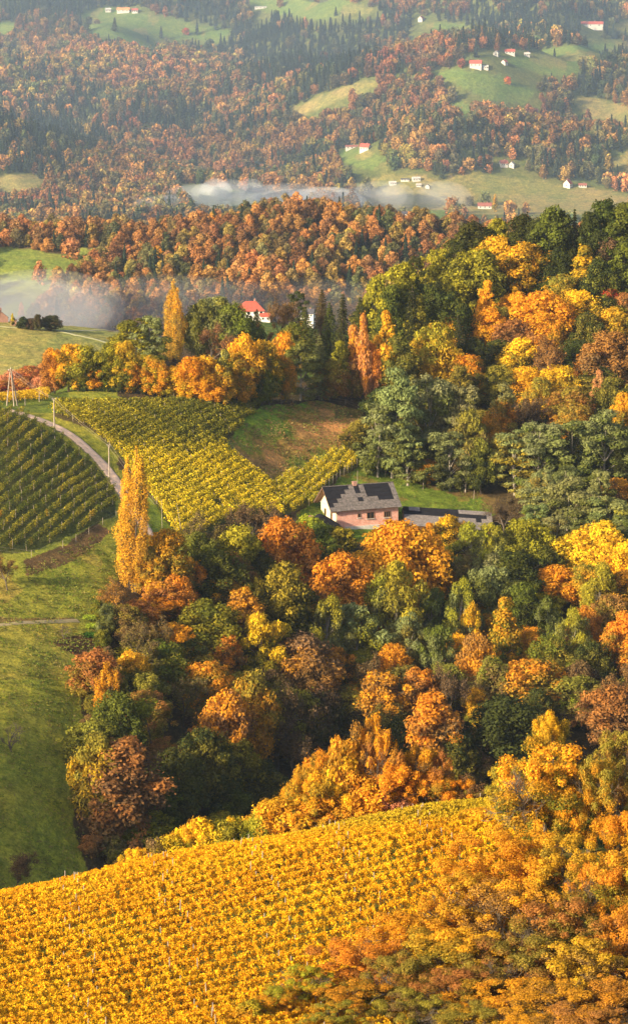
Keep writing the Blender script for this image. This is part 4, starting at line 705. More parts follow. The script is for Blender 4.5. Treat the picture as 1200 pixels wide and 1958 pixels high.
def farmhouse():
    th = R(19); L, Wd = 12.6, 8.6; D0 = 553; a, t = ray(642, 1006); z0 = Z0 - t * D0; o = empty('farmhouse', (a * D0, D0, z0), th); hE, hR = 3.45, 6.7
    w = MB(); w.prism([(.0, 0, -2), (L, 0, -2), (L, 0, hE), (0, 0, hE)], (0, .3, 0)); w.prism([(0, Wd, -2), (L, Wd, -2), (L, Wd, hE), (0, Wd, hE)], (0, -.3, 0)); w.prism([(L, .3, -2), (L, Wd - .3, -2), (L, Wd - .3, hE - .05), (L, Wd / 2, hR - .2), (L, .3, hE - .05)], (-.3, 0, 0)); w.build('brick_wall', M_BRICK, o)
    g = MB(); g.prism([(-.03, -.02, -2), (-.03, Wd + .02, -2), (-.03, Wd + .02, hE), (-.03, Wd / 2, hR - .15), (-.03, -.02, hE)], (.28, 0, 0)); g.build('plastered_gable', M_PLASTER, o)
    f = MB(); f.box((L / 2 + .9, -.10, -1.25), (L - 1.6, .2, 2.0)); f.build('plinth', M_CONC, o)
    b = MB(); b.box((-.12, Wd / 2 + .2, 3.15), (.22, Wd - .8, .12)); b.build('ledge', M_CONC, o)
    ov = .75; gy = 1.0; rows = ["DDDDDgDgDDDDDg", "DDDDggDgDDDDDg", "DDDgggggDDDDDg", "DDggggDgggDDDg", "Dggggggggggggg", "gggggggggggggg"]; sl = (hR - hE) / (Wd / 2); roof = MB(); mi = []
    x0, x1 = -1.3, L + .5; yb, zb = -ov, hE - ov * sl + .12
    def slope(side, pat):
        nR, nC = len(pat), 14
        for r in range(nR):
            ya = Wd / 2 - (Wd / 2 + ov) * r / nR; y2 = Wd / 2 - (Wd / 2 + ov) * (r + 1) / nR - .06; za = hR + .12 - sl * (Wd / 2 - ya) + .0; z2 = hR + .12 - sl * (Wd / 2 - y2) + .07
            if side > 0: ya, y2 = Wd - ya, Wd - y2
            for c in range(nC):
                xa = x0 + (x1 - x0) * c / nC; xb = x0 + (x1 - x0) * (c + 1) / nC; m = 1 if pat[r][c] == 'D' else 0; n0 = len(roof.f); up = .02 * ((r * 7 + c * 5) % 4)
                roof.prism([(xa, ya, za + up), (xb, ya, za + up), (xb, y2, z2 + up), (xa, y2, z2 + up)], (0, 0, -.05)); mi.extend([m] * (len(roof.f) - n0))
    slope(-1, rows); slope(1, ["gggggggggggggg"] * 4); n0 = len(roof.f); roof.box(((x0 + x1) / 2, Wd / 2, hR + .17), (x1 - x0, .32, .1)); mi += [0] * (len(roof.f) - n0)
    ro = roof.build('roof', M_GREY, o); ro.data.materials.append(M_DARK); ro.data.polygons.foreach_set('material_index', mi)
    d = MB(); d.prism([(x0 + .02, -ov, hE - ov * sl + .02), (x0 + .02, Wd / 2, hR + .02), (x0 + .02, Wd / 2, hR - .16), (x0 + .02, -ov, hE - ov * sl - .16)], (1.2, 0, 0)); d.prism([(x0 + .02, Wd + ov, hE - ov * sl + .02), (x0 + .02, Wd / 2, hR + .02), (x0 + .02, Wd / 2, hR - .16), (x0 + .02, Wd + ov, hE - ov * sl - .16)], (1.2, 0, 0)); d.build('verge_boards', M_WOOD, ro)
    c = MB(); c.box((5.2, Wd / 2 - .1, hR + .35), (.75, .55, .75)); c.box((5.2, Wd / 2 - .1, hR + .76), (.88, .66, .1)); c.build('chimney', M_OLD, ro)
    for cx, cz, ww, hh, ml in ((4.65, 1.75, .62, .85, 0), (6.95, 1.62, 1.5, 1.25, 1), (10.35, 1.6, 1.4, 1.15, 2)): window(o, (cx, -.03, cz), ww, hh, 'y', ml)
    for cy, cz, ww, hh in ((2.4, 1.55, .95, 1.35), (6.0, 1.55, .95, 1.35), (4.5, 4.5, .8, 1.3)): window(o, (-.07, cy, cz), ww, hh, 'x', 0)
    tag(o, 'brick farmhouse with cream gable and patched dark and grey roof', 'farmhouse')
    # long barn
    a2, t2 = ray(770, 968); D2 = 561; zR = Z0 - t2 * D2; a3, t3 = ray(938, 979); D3 = 562; p2 = Vector((a2 * D2, D2, zR)); p3 = Vector((a3 * D3, D3, Z0 - t3 * D3)); Lb = (p3 - p2).length; q = empty('barn', (p2.x, p2.y, zR - 4.0), math.atan2(p3.y - p2.y, p3.x - p2.x)); tip = (p3.z - p2.z)
    rf = MB(); mi2 = []; pat = ["DggDDDDDDDgggggg", "DDDDDDDDDDDDDDDg", "gggggggggggggDgg", "gggggggggggggggg", "gggggggggggggggg"]; run, drop = 4.6, 2.7
    for r in range(5):
        for cidx in range(16):
            xa, xb = Lb * cidx / 16, Lb * (cidx + 1) / 16; ya, y2 = -run * r / 5, -run * (r + 1) / 5 - .06; za, z2 = 4.0 - drop * r / 5, 4.0 - drop * (r + 1) / 5 + .03; n0 = len(rf.f); up = .01 * ((r * 5 + cidx * 3) % 4)
            rf.prism([(xa, ya, za + tip * cidx / 16 + up), (xb, ya, za + tip * (cidx + 1) / 16 + up), (xb, y2, z2 + tip * (cidx + 1) / 16 + up), (xa, y2, z2 + tip * cidx / 16 + up)], (0, 0, -.05)); mi2.extend([1 if pat[r][cidx] == 'D' else 0] * (len(rf.f) - n0))
    n0 = len(rf.f); rf.prism([(0, .0, 4.02), (Lb, .0, 4.02 + tip), (Lb, 3.4, 2.1 + tip), (0, 3.4, 2.1)], (0, 0, -.08)); mi2 += [0] * (len(rf.f) - n0)
    r2 = rf.build('roof', M_PALE, q); r2.data.materials.append(M_DARK); r2.data.polygons.foreach_set('material_index', mi2)
    w = MB(); w.prism([(.15, -3.3, -2.5), (.15, 3.1, -2.5), (.15, 3.1, 2.1), (.15, 0, 3.85), (.15, -3.3, 1.95)], (.25, 0, 0)); w.prism([(Lb - .15, -3.3, -2.5), (Lb - .15, 3.1, -2.5), (Lb - .15, 3.1, 2.1 + tip), (Lb - .15, 0, 3.85 + tip), (Lb - .15, -3.3, 1.95 + tip)], (-.25, 0, 0)); w.prism([(.4, -3.3, -2.5), (Lb - .4, -3.3, -2.5), (Lb - .4, -3.3, 1.9 + tip), (.4, -3.3, 1.9)], (0, .25, 0)); w.prism([(.4, 3.1, -2.5), (Lb - .4, 3.1, -2.5), (Lb - .4, 3.1, 2.0 + tip), (.4, 3.1, 2.0)], (0, -.25, 0)); w.build('brick_wall', M_BRICK, q)
    w = MB(); w.box((4.5, -3.37, .3), (2.2, .1, 2.4)); dd = w.build('door', M_WOOD, q); hn = MB(); hn.box((5.3, -3.45, .3), (.06, .08, .3)); hn.build('handle', M_DARK, dd)
    tag(q, 'long low barn with corrugated grey and black roof beside the farmhouse', 'barn')
    # dark round-backed shed roof in front of the gable, and a brick pier
    p = P(630, 1012, 535, 552); s = empty('woodshed', (p.x - .3, 548, Z0 - ray(630, 1008)[1] * 548), R(12)); b = MB(); pts = [(-2.9, 0, -.2), (-2.5, 0, 1.2), (-1.6, 0, 2.0), (-.8, 0, 2.1), (.8, 0, 1.2), (2.6, 0, .0), (2.6, 0, -.25)]; b.prism(pts, (0, 2.6, 0)); b.build('roof', M_DARK, s); b = MB(); b.box((-.1, 1.3, -.9), (4.8, 2.3, 1.5)); b.build('wall', M_OLD, s); tag(s, 'low dark shed roof tucked in front of the cream gable', 'shed')
    p = P(594, 1000, 535, 560); b = MB(); b.box((0, 0, .3), (.75, .6, 1.9)); b.box((0, 0, 1.3), (.95, .8, .14)); o2 = b.build('brick_pier', M_OLD, None, (p.x, p.y, p.z)); tag(o2, 'small brick pier left of the farmhouse gable', 'pier')
farmhouse()
def house(px, base, Dr, wpx, L, Wd, hE, pitch, rz, wall, roof, lab, nw=3, hip=False, grp=None, cat='house', nm='house', D=None, storeys=1):
    """wpx: width the house takes in the picture; its real size follows from the distance"""
    if D is None: p = P(px, base, *Dr)
    else: a, t = ray(px, base); p = Vector((a * D, D, Z0 - t * D))
    s = wpx * p.y / F / (L * abs(math.cos(R(rz))) + Wd * abs(math.sin(R(rz)))); o = empty(nm, p, R(rz)); L *= s; Wd *= s; hE *= s; hR = hE + Wd / 2 * math.tan(R(pitch)); k = s
    w = MB(); w.prism([(-L / 2, -Wd / 2, -3), (-L / 2, Wd / 2, -3), (-L / 2, Wd / 2, hE), (-L / 2, 0, hE if hip else hR), (-L / 2, -Wd / 2, hE)], (L, 0, 0)); w.build('wall', wall, o)
    e = .45 * k; sl = math.tan(R(pitch)); r = MB(); hx = Wd * .42 if hip else 0; th = .16 * k
    for sg in (-1, 1):
        r.prism([(-L / 2 - e, sg * (Wd / 2 + e), hE - e * sl), (L / 2 + e, sg * (Wd / 2 + e), hE - e * sl), (L / 2 + e - hx, 0, hR + .03), (-L / 2 - e + hx, 0, hR + .03)], (0, 0, th))
        if hip: r.prism([(sg * (L / 2 + e), -Wd / 2 - e, hE - e * sl), (sg * (L / 2 + e), Wd / 2 + e, hE - e * sl), (sg * (L / 2 + e - hx), 0, hR + .03)], (0, 0, th * .98))
    ro = r.build('roof', roof, o); c = MB(); c.box((L * .18, Wd * .12, hR + .3 * k), (.7 * k, .7 * k, 1.5 * k)); c.build('chimney', M_OLD, ro)
    for st in range(storeys):
        zc = hE * (st + .55) / storeys
        for i in range(nw): x = L * ((i + .5) / nw - .5); b = MB(); b.box((x, -Wd / 2 - .02, zc), (.95 * k, .12, 1.15 * k * (1 if storeys == 1 else .9))); b.build('window', M_PANE, o)
        b = MB(); b.box((-L / 2 - .02, 0, zc), (.12, 1.1 * k, 1.1 * k)); b.build('window', M_PANE, o)
    tag(o, lab, cat, grp); return o
house(479, 612, (700, 800), 52, 10, 8, 4.6, 38, 8, M_WHITE, M_RED, 'white house with big red hipped roof behind the tree belt', 4, True, D=772, storeys=2)
house(506, 613, (700, 800), 20, 6, 5, 3.2, 35, 8, M_WHITE, M_RED, 'small low annex with pinkish red roof right of the red-roofed house', 2, D=770, cat='annex', nm='annex')
house(588, 606, (700, 800), 28, 9, 7, 3.0, 38, -10, M_WHITE, M_SLATE, 'white house with dark slate roof half hidden behind the dark pine', 3, D=790)
house(-3, 625, (820, 960), 40, 7, 8, 5.0, 40, -70, M_OLD, M_SLATE, 'old brick house with steep dark gable cut by the left edge', 2, D=892, storeys=2)
house(26, 622, (820, 960), 12, 3, 3, 2.6, 12, 5, M_OLD, M_WOOD, 'small flat-roofed brick outbuilding beside the old brick house', 1, D=884, cat='shed', nm='shed')
HPOS = []
H_ = [(752, 408, 32, 14, 7, 3, 30, 2, 'S', 'long dark-roofed white farm building with the farm on the ridge, left one'), (772, 411, 30, 12, 7, 3.2, 32, 0, 'S', 'dark-roofed white farm building on the ridge, right one of two'),
 (698, 288, 24, 9, 7, 4, 40, -25, 'R', 'white house with red roof in the small green clearing'), (672, 284, 26, 12, 6, 2.6, 20, 6, 'B', 'long low brown shed left of the clearing house'),
 (962, 318, 18, 8, 7, 3.6, 40, 12, 'B', 'white gabled house left of two above the misty vineyards'), (978, 320, 14, 6, 7, 4, 42, 70, 'W', 'white gable-end house right of two above the misty vineyards'),
 (1085, 358, 20, 7, 8, 4.5, 46, 60, 'R', 'tall white house with steep red roof on the vineyard knoll'), (1113, 357, 16, 8, 5, 2.4, 30, 0, 'B', 'small barn with brown roof beside the steep red-roofed house'),
 (750, 354, 15, 8, 6, 3, 25, 10, 'W', 'white box house leftmost on the round mound'), (774, 346, 18, 11, 5, 2.4, 22, -5, 'S', 'low dark-roofed house second from left on the round mound'), (795, 347, 18, 9, 6, 3, 25, 12, 'W', 'broad white house third on the round mound'), (800, 356, 10, 6, 5, 2.4, 25, 0, 'W', 'tiny white house below the broad one on the mound'), (817, 360, 10, 5, 6, 3, 40, 75, 'S', 'white gable-end house rightmost on the round mound'),
 (909, 129, 26, 11, 7, 4, 36, -8, 'R', 'large white farmhouse with red roof on the upper meadow'), (927, 131, 12, 7, 5, 3, 32, 0, 'W', 'small white house right of the large upper farmhouse'), (964, 123, 14, 7, 6, 3.4, 38, 55, 'R', 'gabled house with reddish roof on the edge of the upper meadow'),
 (948, 106, 12, 5, 6, 4, 42, 70, 'W', 'narrow white gabled house highest on the upper meadow'), (974, 103, 20, 10, 6, 3, 34, 0, 'R', 'long red-roofed house right of the narrow white gable'), (1007, 107, 11, 6, 5, 2.6, 30, 0, 'W', 'small white house at the top right of the upper meadow'),
 (1128, 50, 52, 26, 9, 3.2, 26, -2, 'R', 'very long farm with dull red roof near the top right edge'), (236, 23, 26, 14, 7, 3.2, 32, -4, 'O', 'orange-roofed long white farm on the top left meadow'), (207, 22, 11, 6, 5, 3, 25, 0, 'W', 'small white house left of the orange-roofed farm'), (258, 24, 12, 6, 5, 2.8, 30, 0, 'R', 'small red-roofed house right of the orange-roofed farm'),
 (498, 15, 24, 18, 5, 2, 15, 0, 'W', 'long low white shed on the top centre meadow'), (805, 40, 14, 7, 6, 4, 42, 60, 'B', 'brown-roofed house among trees at the small top right meadow'), (505, 384, 10, 6, 5, 3, 42, 60, 'R', 'red-roofed house half lost in the valley mist'), (566, 383, 12, 7, 5, 3, 36, 10, 'R', 'second red-roofed house in the valley mist, right of the first'), (926, 398, 28, 12, 8, 3, 30, 0, 'B', 'brown-roofed farm in front of the misty vineyards')]
M_FARWALL = simple('lime_wall', (.56, .53, .47), .9, .1, 1)
M_ORG = simple('orange_tiles', (.62, .27, .10), .85, .15, 1)
for (px, by, wp, L, Wd, hE, pt_, rz, rf, lab) in H_:
    rng_ = (1180, 1300) if (abs(by - 409) < 3 and px < 800) else (1650, 3200)
    h_ = house(px, by, rng_, wp * (.72 if rng_[0] == 1180 else .92), L, Wd, hE * (.6 if rng_[0] == 1180 else .9), pt_, rz, M_FARWALL, {'S': M_SLATE, 'R': M_RED, 'B': M_REDB, 'W': M_CONC, 'O': M_ORG}[rf], lab, 3, D=(1262 if rng_[0] == 1180 else None)); HPOS.append((h_.location.x, h_.location.y))
# ---------------------------------------------------------------- far woods
CLEAR.append(([(380, 364), (520, 370), (570, 395), (390, 395)], 0))
def proto(name, key, seed, kind, W, H, nl, n, leaf, rl, flat=.9):
    if kind == 'spruce':
        rng = np.random.default_rng(seed); k = n; h = rng.random(k) ** .8; ph = rng.random(k) * 6.28; R0 = W / 2 * (1 - h) ** .9 * (.75 + .3 * np.sin(h * 60 + ph * 2)); r = R0 * (.6 + .5 * rng.random(k)); C = np.stack([r * np.cos(ph), r * np.sin(ph), H * (.06 + .94 * h) - r * .3], 1); nn = np.stack([np.cos(ph), np.sin(ph), 0 * h + .8], 1)
        me = quadmesh(name, leaves(rng, C, nn, leaf, .6), M_LEAF, np.clip(h, 0, 1), rng.random(k)); L = [(0, 0, H * .5, 1, .5, .5)]
    else: me, L = crown(name, seed, W, H, .04, kind, nl, n, leaf, rl, flat)
    return me, trunkmesh('trunk_wood', seed, H, .2, L, None, 4)
PR = [proto('wood_crown', 0, 301, 'round', 9, 10, 30, 2600, .40, .16), proto('wood_crown', 1, 302, 'round', 9, 10, 34, 2600, .40, .15), proto('wood_crown', 2, 303, 'oval', 7, 11, 28, 2200, .38, .17), proto('spruce_crown', 3, 304, 'spruce', 5.5, 13, 0, 1500, .34, 0),
      proto('wood_crown', 4, 305, 'round', 9, 9.5, 20, 620, .72, .19), proto('wood_crown', 5, 306, 'oval', 7, 10.5, 18, 520, .68, .2), proto('spruce_crown', 6, 307, 'spruce', 5.5, 13, 0, 460, .60, 0)]
SPEC = [(406, 384, 0, 'or/ru', 30, 36), (640, 388, 1, 'or/ru', 40, 40), (300, 470, 2, 'or/ol', 30, 40), (408, 392, 3, 'dg/dg', 22, 50), (135, 458, 4, 'pk/ru', 38, 40), (75, 500, 5, 'pk/ru', 28, 46), (720, 402, 6, 'dg/dg', 24, 46)]
FARLAB = ['rust orange tree on the crest beside the dark spruce', 'round orange tree on the right part of the middle ridge crest', 'orange tree at the left flank of the middle wooded ridge', 'lone dark spruce standing out on the crest of the middle ridge', 'pinkish round tree alone on the green meadow of the middle ridge', 'pale hazy tree low on the green meadow above the mist', 'dark spruce beside the small golden poplar on the far crest']
PO = []
def ftree(px, top, k, col, w, h, lab, Dr=(1120, 1260)):
    D = sum(Dr) / 2
    for _ in range(3): H = h * D / F; x, D = hit(px, top, *Dr, H * .95)
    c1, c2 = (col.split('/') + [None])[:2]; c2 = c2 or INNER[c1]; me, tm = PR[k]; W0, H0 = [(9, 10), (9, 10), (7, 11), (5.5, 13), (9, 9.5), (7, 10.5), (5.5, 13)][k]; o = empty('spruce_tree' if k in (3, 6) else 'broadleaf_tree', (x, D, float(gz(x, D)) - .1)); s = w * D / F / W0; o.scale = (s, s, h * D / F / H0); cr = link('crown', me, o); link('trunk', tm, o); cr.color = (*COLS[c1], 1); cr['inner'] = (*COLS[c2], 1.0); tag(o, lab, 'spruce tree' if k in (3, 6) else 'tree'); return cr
for (px, top, k, col, w, h), lab in zip(SPEC, FARLAB): PO.append(ftree(px, top, k, col, w, h, lab))
ftree(724, 402, 2, 'go/or', 12, 34, 'small golden poplar-like tree on the crest before the dark-roofed farm', (1180, 1300)); ftree(946, 372, 5, 'go/ol', 12, 34, 'slim golden tree beside the brown-roofed farm in the mist', (1650, 1900)); ftree(166, 34, 6, 'dg/dg', 18, 26, 'left one of two lone dark spruces on the top left meadow', (2000, 3200)); ftree(219, 34, 6, 'dg/dg', 16, 26, 'right one of two lone dark spruces on the top left meadow', (2000, 3200)); ftree(970, 147, 4, 'rd/or', 14, 15, 'small bright red-orange tree below the upper meadow', (1800, 3200)); ftree(882, 320, 5, 'pk/ru', 14, 15, 'small pink pointed tree above the misty vineyards', (1750, 3200)); ftree(355, 54, 4, 'rd/ru', 14, 14, 'small pinkish red tree at the edge of the top left meadow', (2000, 3200)); ftree(40, 570, 2, 'pk/ru', 12, 44, 'faint slim tree standing in the misty valley', (960, 1100))
def scatter(nm, lab, Dr, step, protos, seed, hs, palette):
    nr = np.random.default_rng(seed); D0, D1 = Dr; xs = np.arange(-.125 * D1, .125 * D1, step); ys = np.arange(D0, D1, step); X, Y = np.meshgrid(xs, ys); X = (X + nr.uniform(-.5, .5, X.shape) * step * .95).ravel(); Y = (Y + nr.uniform(-.5, .5, Y.shape) * step * .95).ravel(); ok = np.abs(X / Y) < .122; X, Y = X[ok], Y[ok]
    Z = gz(X, Y); t = (Z0 - Z) / Y; px, py = proj(X / Y, t); cm = np.minimum.accumulate((-ZZ / DD), axis=1); i = np.clip(np.searchsorted(A_, X / Y), 0, len(A_) - 1); j = np.clip(np.searchsorted(L_, np.log(Y)), 0, len(L_) - 1)
    ok = ((Z0 - Z - 12) / Y < cm[i, j] + .0016) & (py > -60); wb = fbm(X / 30, Y / 30, 55) * 7
    if D0 > 1500:
        tp = 9 * F / Y
        for poly, k in CLEAR: ok &= ~(inpoly(px + wb, py, poly) | inpoly(px + wb, py - tp * .8, poly) | inpoly(px + wb, py - tp * .4, poly)) | (nr.random(len(X)) < .015)
    else: ok &= ~inpoly(px + wb, py, MIDCLEAR) | (nr.random(len(X)) < .012)
    for hx, hy in HPOS:
        if hy > 1500: ok &= ~((np.abs(X - hx * Y / hy) < 9) & (Y > hy - 75) & (Y < hy + 9))
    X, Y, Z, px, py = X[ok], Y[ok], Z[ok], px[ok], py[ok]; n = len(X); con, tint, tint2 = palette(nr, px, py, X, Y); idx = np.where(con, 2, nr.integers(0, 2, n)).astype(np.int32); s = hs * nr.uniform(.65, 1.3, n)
    me = bpy.data.meshes.new(nm + '_points'); me.vertices.add(n); me.vertices.foreach_set('co', np.stack([X, Y, Z - .3], 1).astype(np.float32).ravel())
    def at(k, ty, v, key='value'): a = me.attributes.new(k, ty, 'POINT'); a.data.foreach_set(key, v.ravel())
    at('pick', 'INT', idx); at('rot', 'FLOAT_VECTOR', np.stack([0 * s, 0 * s, nr.random(n) * 6.28], 1).astype(np.float32), 'vector'); at('size', 'FLOAT_VECTOR', np.stack([s, s, s * nr.uniform(.85, 1.25, n)], 1).astype(np.float32), 'vector')
    one = np.ones((n, 1)); at('tint', 'FLOAT_COLOR', np.concatenate([tint, one], 1).astype(np.float32), 'color'); at('tint2', 'FLOAT_COLOR', np.concatenate([tint2, one], 1).astype(np.float32), 'color')
    o = link(nm, me); g = bpy.data.node_groups.new(nm, 'GeometryNodeTree'); g.interface.new_socket('Geometry', in_out='INPUT', socket_type='NodeSocketGeometry'); g.interface.new_socket('Geometry', in_out='OUTPUT', socket_type='NodeSocketGeometry'); gi = g.nodes.new('NodeGroupInput'); go = g.nodes.new('NodeGroupOutput'); ip = g.nodes.new('GeometryNodeInstanceOnPoints'); jn = g.nodes.new('GeometryNodeJoinGeometry')
    for pr in reversed(protos):
        oi = g.nodes.new('GeometryNodeObjectInfo'); oi.transform_space = 'ORIGINAL'; oi.inputs['Object'].default_value = pr; sm = g.nodes.new('GeometryNodeSetMaterial'); sm.inputs['Material'].default_value = M_FAR; g.links.new(oi.outputs['Geometry'], sm.inputs['Geometry']); ti = g.nodes.new('GeometryNodeGeometryToInstance'); g.links.new(sm.outputs[0], ti.inputs[0]); g.links.new(ti.outputs[0], jn.inputs[0])
    def na(k, ty, sock): a = g.nodes.new('GeometryNodeInputNamedAttribute'); a.data_type = ty; a.inputs['Name'].default_value = k; g.links.new(a.outputs['Attribute'], ip.inputs[sock])
    na('pick', 'INT', 'Instance Index'); na('rot', 'FLOAT_VECTOR', 'Rotation'); na('size', 'FLOAT_VECTOR', 'Scale'); ip.inputs['Pick Instance'].default_value = True
    g.links.new(gi.outputs[0], ip.inputs['Points']); g.links.new(jn.outputs[0], ip.inputs['Instance']); g.links.new(ip.outputs[0], go.inputs[0]); md = o.modifiers.new('wood', 'NODES'); md.node_group = g; tag(o, lab, 'forest', kind='stuff'); print(nm, n); return o
def pick(nr, n, cols, w): cols = np.array(cols); k = nr.choice(len(cols), n, p=np.array(w) / sum(w)); return cols[k] * nr.uniform(.8, 1.2, (n, 1)) * nr.uniform(.92, 1.08, (n, 3))
def gauss(px, py, L): return sum(a * np.exp(-((px - cx) / sx) ** 2 - ((py - cy) / sy) ** 2) for cx, cy, sx, sy, a in L)
def pal_mid(nr, px, py, X, Y):
    n = len(px); g = fbm(X / 22, Y / 22, 77) * .5 + gauss(px, py, [(690, 530, 130, 60, .45), (760, 470, 60, 40, .3), (380, 570, 190, 50, .45), (40, 390, 30, 20, .2), (500, 430, 60, 25, .2)]); con = nr.random(n) < np.clip(g * .5 - .02, 0.02, .5)
    t = pick(nr, n, [(.44, .20, .06), (.52, .26, .07), (.30, .145, .055), (.38, .26, .06), (.21, .16, .055)], [4, 3, 5, 2, 3]); gr = nr.random(n) < np.clip(g * .7, 0, .7); t[gr] = pick(nr, gr.sum(), [(.14, .14, .05), (.20, .18, .06), (.10, .11, .045)], [1, 1, 1]); t *= (1 + .5 * fbm(X / 30, Y / 30, 91))[:, None]; t2 = t * .5; t[con] = pick(nr, con.sum(), [(.035, .05, .03)], [1]); t2[con] = t[con] * .8; return con, t, t2
def pal_far(nr, px, py, X, Y):
    n = len(px); g = fbm(X / 55, Y / 70, 87) * .55 + gauss(px, py, [(600, 110, 170, 60, .75), (470, 40, 120, 40, .4), (90, 270, 120, 45, .5), (340, 235, 160, 40, .35), (900, 50, 260, 32, .6), (100, 15, 120, 22, .9), (690, 190, 60, 30, .4), (905, 270, 90, 40, .3), (1150, 150, 50, 60, .4), (1130, 300, 80, 40, .2), (560, 320, 100, 30, .25), (820, 200, 60, 30, -.5), (300, 170, 150, 50, -.35), (540, 260, 60, 40, -.4), (780, 90, 60, 25, -.5), (1000, 200, 100, 50, -.35), (1040, 260, 120, 50, -.2)])
    con = nr.random(n) < np.clip(g * 1.5 + .12, .03, .93); t = pick(nr, n, [(.42, .20, .06), (.50, .26, .07), (.31, .155, .06), (.42, .29, .07), (.22, .17, .06)], [4, 3, 4, 2, 3]); gr = nr.random(n) < np.clip(.25 + g * .6, .08, .7); t[gr] = pick(nr, gr.sum(), [(.15, .15, .06), (.21, .18, .07), (.10, .11, .05)], [1, 1, 1]); t *= (1 + .6 * fbm(X / 70, Y / 90, 91))[:, None]; t[:, 1] *= 1 + .35 * fbm(X / 50, Y / 60, 93); t2 = t * .55; t[con] = pick(nr, con.sum(), [(.03, .045, .03), (.045, .06, .035)], [1, 1]); t2[con] = t[con] * .8; return con, t, t2
scatter('woodland', 'autumn woodland covering the middle ridge behind the tree belt', (1010, 1330), 4.9, [PO[0], PO[2], PO[3]], 11, .68, pal_mid)
scatter('woodland', 'far autumn forest covering the hills above the misty valley', (1620, 3350), 5.7, [PO[4], PO[5], PO[6]], 12, .76, pal_far)
# red trees in the dip beyond the left brow
for i, (px, top, w) in enumerate([(20, 712, 60), (55, 702, 66), (88, 694, 60), (0, 728, 60), (112, 690, 50), (40, 725, 50), (75, 722, 50), (140, 690, 50)]): plant(px, top, w, 'r', 'ru/rd' if i % 2 else 'pk/ru', 60, zone='in the dip beyond the left brow', rng=(690, 785))
# ---------------------------------------------------------------- dark fill trees in the gorge and on the hill, seen only between the others
def fill(poly, Dr, step, cols, zone, seed, hm=9.5):
    nr = random.Random(seed); A = []
    for y in np.arange(Dr[0], Dr[1], step):
        for x in np.arange(-.12 * y, .12 * y, step):
            X = x + nr.uniform(-.4, .4) * step; Y = y + nr.uniform(-.4, .4) * step; z = float(gz(X, Y)); px, py = proj(X / Y, (Z0 - z) / Y)
            if inpoly(np.array(px), np.array(py), poly) and all((X - q[0]) ** 2 + (Y - q[1]) ** 2 > (step * .62) ** 2 for q in A): A.append((X, Y)); k, c = nr.choice(cols); H = hm * nr.uniform(.8, 1.15); plant(float(px), float(proj(X / Y, (Z0 - z - H) / Y)[1]), nr.uniform(7, 9.5) * F / Y, k, c, zone=zone, D=Y)
occ = [(t['o'].location.x, t['o'].location.y) for t in TREES]
fill([(480, 1330), (640, 1330), (900, 1330), (1260, 1330), (1260, 1700), (900, 1750), (480, 1750)], (440, 520), 10.5, [('r', 'gr/dg'), ('r', 'ol/db'), ('r', 'ol/dg'), ('r', 'br/ol'), ('r', 'ol/db')], 'deep in the gorge wood', 3, 7.5)
fill([(170, 1330), (500, 1330), (500, 1700), (300, 1700), (170, 1600)], (420, 520), 9.5, [('r', 'ol/dg'), ('r', 'yg/dg'), ('r', 'gr/dg'), ('r', 'ru/ol'), ('o', 'ol/br')], 'in the lower left of the gorge wood', 7, 7.5)
fill([(230, 1100), (420, 1060), (640, 1060), (900, 1090), (1260, 1070), (1260, 1330), (200, 1330)], (450, 545), 9.5, [('r', 'ol/br'), ('r', 'yg/dg'), ('w', 'gg/ol'), ('r', 'or/ol'), ('r', 'ol')], 'low in the wood below the barn', 5, 4.5)
fill([(720, 520), (900, 440), (1240, 430), (1240, 940), (960, 930), (700, 880), (690, 740)], (590, 700), 12, [('r', 'dg'), ('r', 'ol/dg'), ('o', 'dg/ol')], 'in the shade of the hill wood', 4, 8)
fill([(1245, 420), (1400, 420), (1400, 930), (1245, 930)], (580, 710), 9, [('r', 'ol/dg'), ('r', 'or/ol'), ('o', 'gr/dg'), ('r', 'go/ol'), ('l', 'gg')], 'outside the right edge of the hill wood', 8, 10)
fill([(1235, 940), (1380, 940), (1380, 1600), (1235, 1600)], (430, 575), 9, [('r', 'ol/dg'), ('r', 'or/ol'), ('w', 'gg/ol'), ('r', 'go/ol'), ('r', 'ru/ol')], 'outside the right edge of the gorge wood', 9, 9)
fill([(1230, 1640), (1500, 1640), (1500, 1950), (1230, 1950)], (195, 255), 7, [('f', 'ao/br'), ('f', 'am/ol')], 'outside the right edge beside the vines', 10, 8)
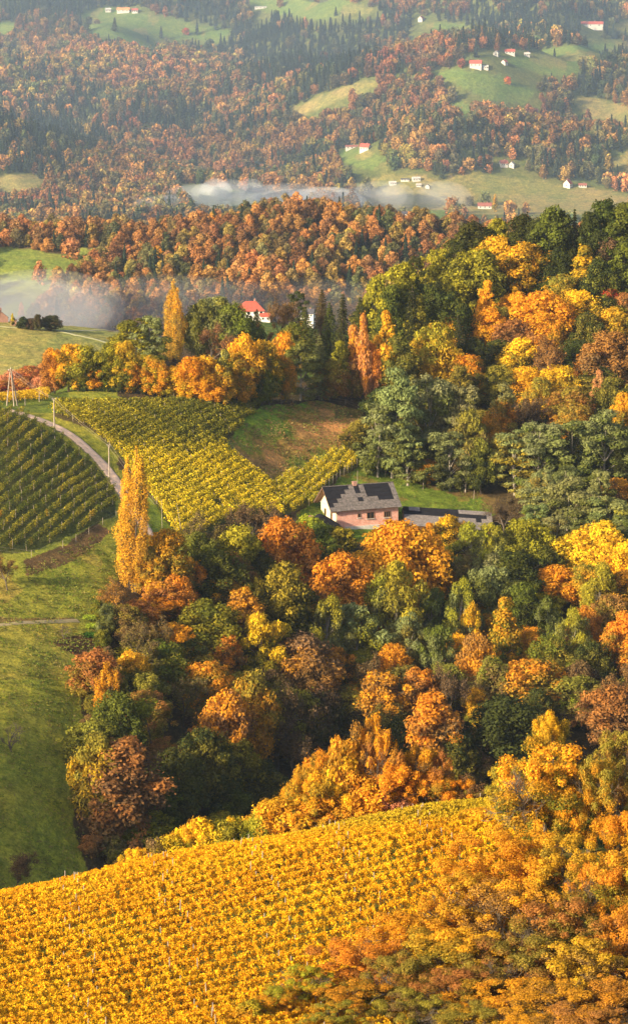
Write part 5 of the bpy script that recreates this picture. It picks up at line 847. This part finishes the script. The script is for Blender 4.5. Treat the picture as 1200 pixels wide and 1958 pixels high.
# ---------------------------------------------------------------- air: haze box and valley mist
def volmat(name, dens, col, an=.25):
    m, n, out = newmat(name); v = N(n, 'ShaderNodeVolumePrincipled'); v.inputs['Density'].default_value = dens; v.inputs['Color'].default_value = (*col, 1); v.inputs['Anisotropy'].default_value = an
    if 'Density Attribute' in v.inputs: v.inputs['Density Attribute'].default_value = ''
    n.links.new(v.outputs[0], out.inputs['Volume']); return m
def vbox():
    lo = float((ZZ + Z0).min()) - 1.5; hi = max(float((ZZ + Z0).max()), Z0) + 25; b = MB(); b.box((0, 15000, (lo + hi) / 2), (60000, 34000, hi - lo)); o = b.build('haze', volmat('haze_air', HAZE, (.66, .81, 1.0), .35), None); tag(o, 'thin blue haze filling the valley air', 'haze', kind='stuff')
HAZE = 6e-5
vbox()
def mist(px, py, D, rx, ry, rz, dens, lab, col=(.95, .95, .97), an=.25):
    a, t = ray(px, py); import bmesh
    bm = bmesh.new(); bmesh.ops.create_uvsphere(bm, u_segments=32, v_segments=16, radius=1); me = bpy.data.meshes.new('mist_bank')
    for v in bm.verts: v.co = (v.co.x * rx, v.co.y * ry, v.co.z * rz)
    bm.to_mesh(me); bm.free(); me.materials.append(volmat('mist_air', dens, col, an)); o = link('mist', me, None, (a * D, D, Z0 - t * D)); tag(o, lab, 'mist', 'mist in the valleys', kind='stuff')
_mr = random.Random(9)
for (x0, x1, y, D, n, rx, rz, dn, lab) in [(370, 530, 376, 1775, 10, (9, 22), (4, 10), .014, 'creamy mist puff pooled in the valley left of centre'), (530, 700, 382, 1745, 8, (12, 28), (5, 11), .009, 'thin mist wisp along the valley behind the ridge'), (640, 860, 380, 1770, 9, (10, 22), (5, 12), .009, 'mist wisp curling round the foot of the mound'), (260, 370, 392, 1720, 4, (12, 30), (3, 8), .007, 'mist wisp behind the left shoulder of the ridge'),
                                        (-40, 80, 600, 1015, 5, (26, 44), (7, 12), .0026, 'bright mist in the valley behind the brick house'), (90, 330, 612, 1055, 5, (26, 44), (8, 15), .0009, 'pale mist along the foot of the wooded ridge'), (380, 680, 604, 1055, 5, (26, 44), (9, 16), .0007, 'bluish mist below the ridge behind the red-roofed house')]:
    for k in range(n):
        q = (x0 + (x1 - x0) * (k + _mr.uniform(.2, .8)) / n, y + _mr.uniform(-6, 6), D + _mr.uniform(-30, 30), _mr.uniform(*rx), _mr.uniform(*rx) * 1.6, _mr.uniform(*rz), dn * _mr.uniform(.6, 1.2), lab, (1, 1, 1), 0.0)
        mist(*q)
if 1: pass
mist(600, 300, 2330, 1000, 1290, 300, 1.9e-4, 'blue haze lying over the far valleys', (.56, .76, 1.0), .3)
# ---------------------------------------------------------------- labels for the trees: look first, then place among their likes
PLUR = lambda s: s.replace('tree', 'trees', 1) if 'tree' in s else ('spruces' if s == 'spruce' else 'pines' if s == 'pine' else s + 'es')
groups = {}
for t in TREES:
    if 'label' not in t['o']: groups.setdefault((t['zone'], t['kind'], t['c']), []).append(t)
for (zone, kind, c), ts in groups.items():
    kn = KNAME[kind][1]; cn = CNAME[c]; ts.sort(key=lambda t: t['px'])
    gname = 'trees ' + zone if kind != 'k' else 'bushes ' + zone
    for i, t in enumerate(ts):
        if len(ts) == 1: lab = f'the only {cn} {kn} {zone}'
        elif i == 0: lab = f'leftmost of the {cn} {PLUR(kn)} {zone}'
        elif i == len(ts) - 1: lab = f'rightmost of the {cn} {PLUR(kn)} {zone}'
        else: lab = f'{ordw(i + 1)} from left of the {cn} {PLUR(kn)} {zone}'
        t['o']['label'] = ' '.join(lab.split()[:16]); t['o']['group'] = gname
print('trees', len(TREES), 'objects', len(bpy.data.objects))
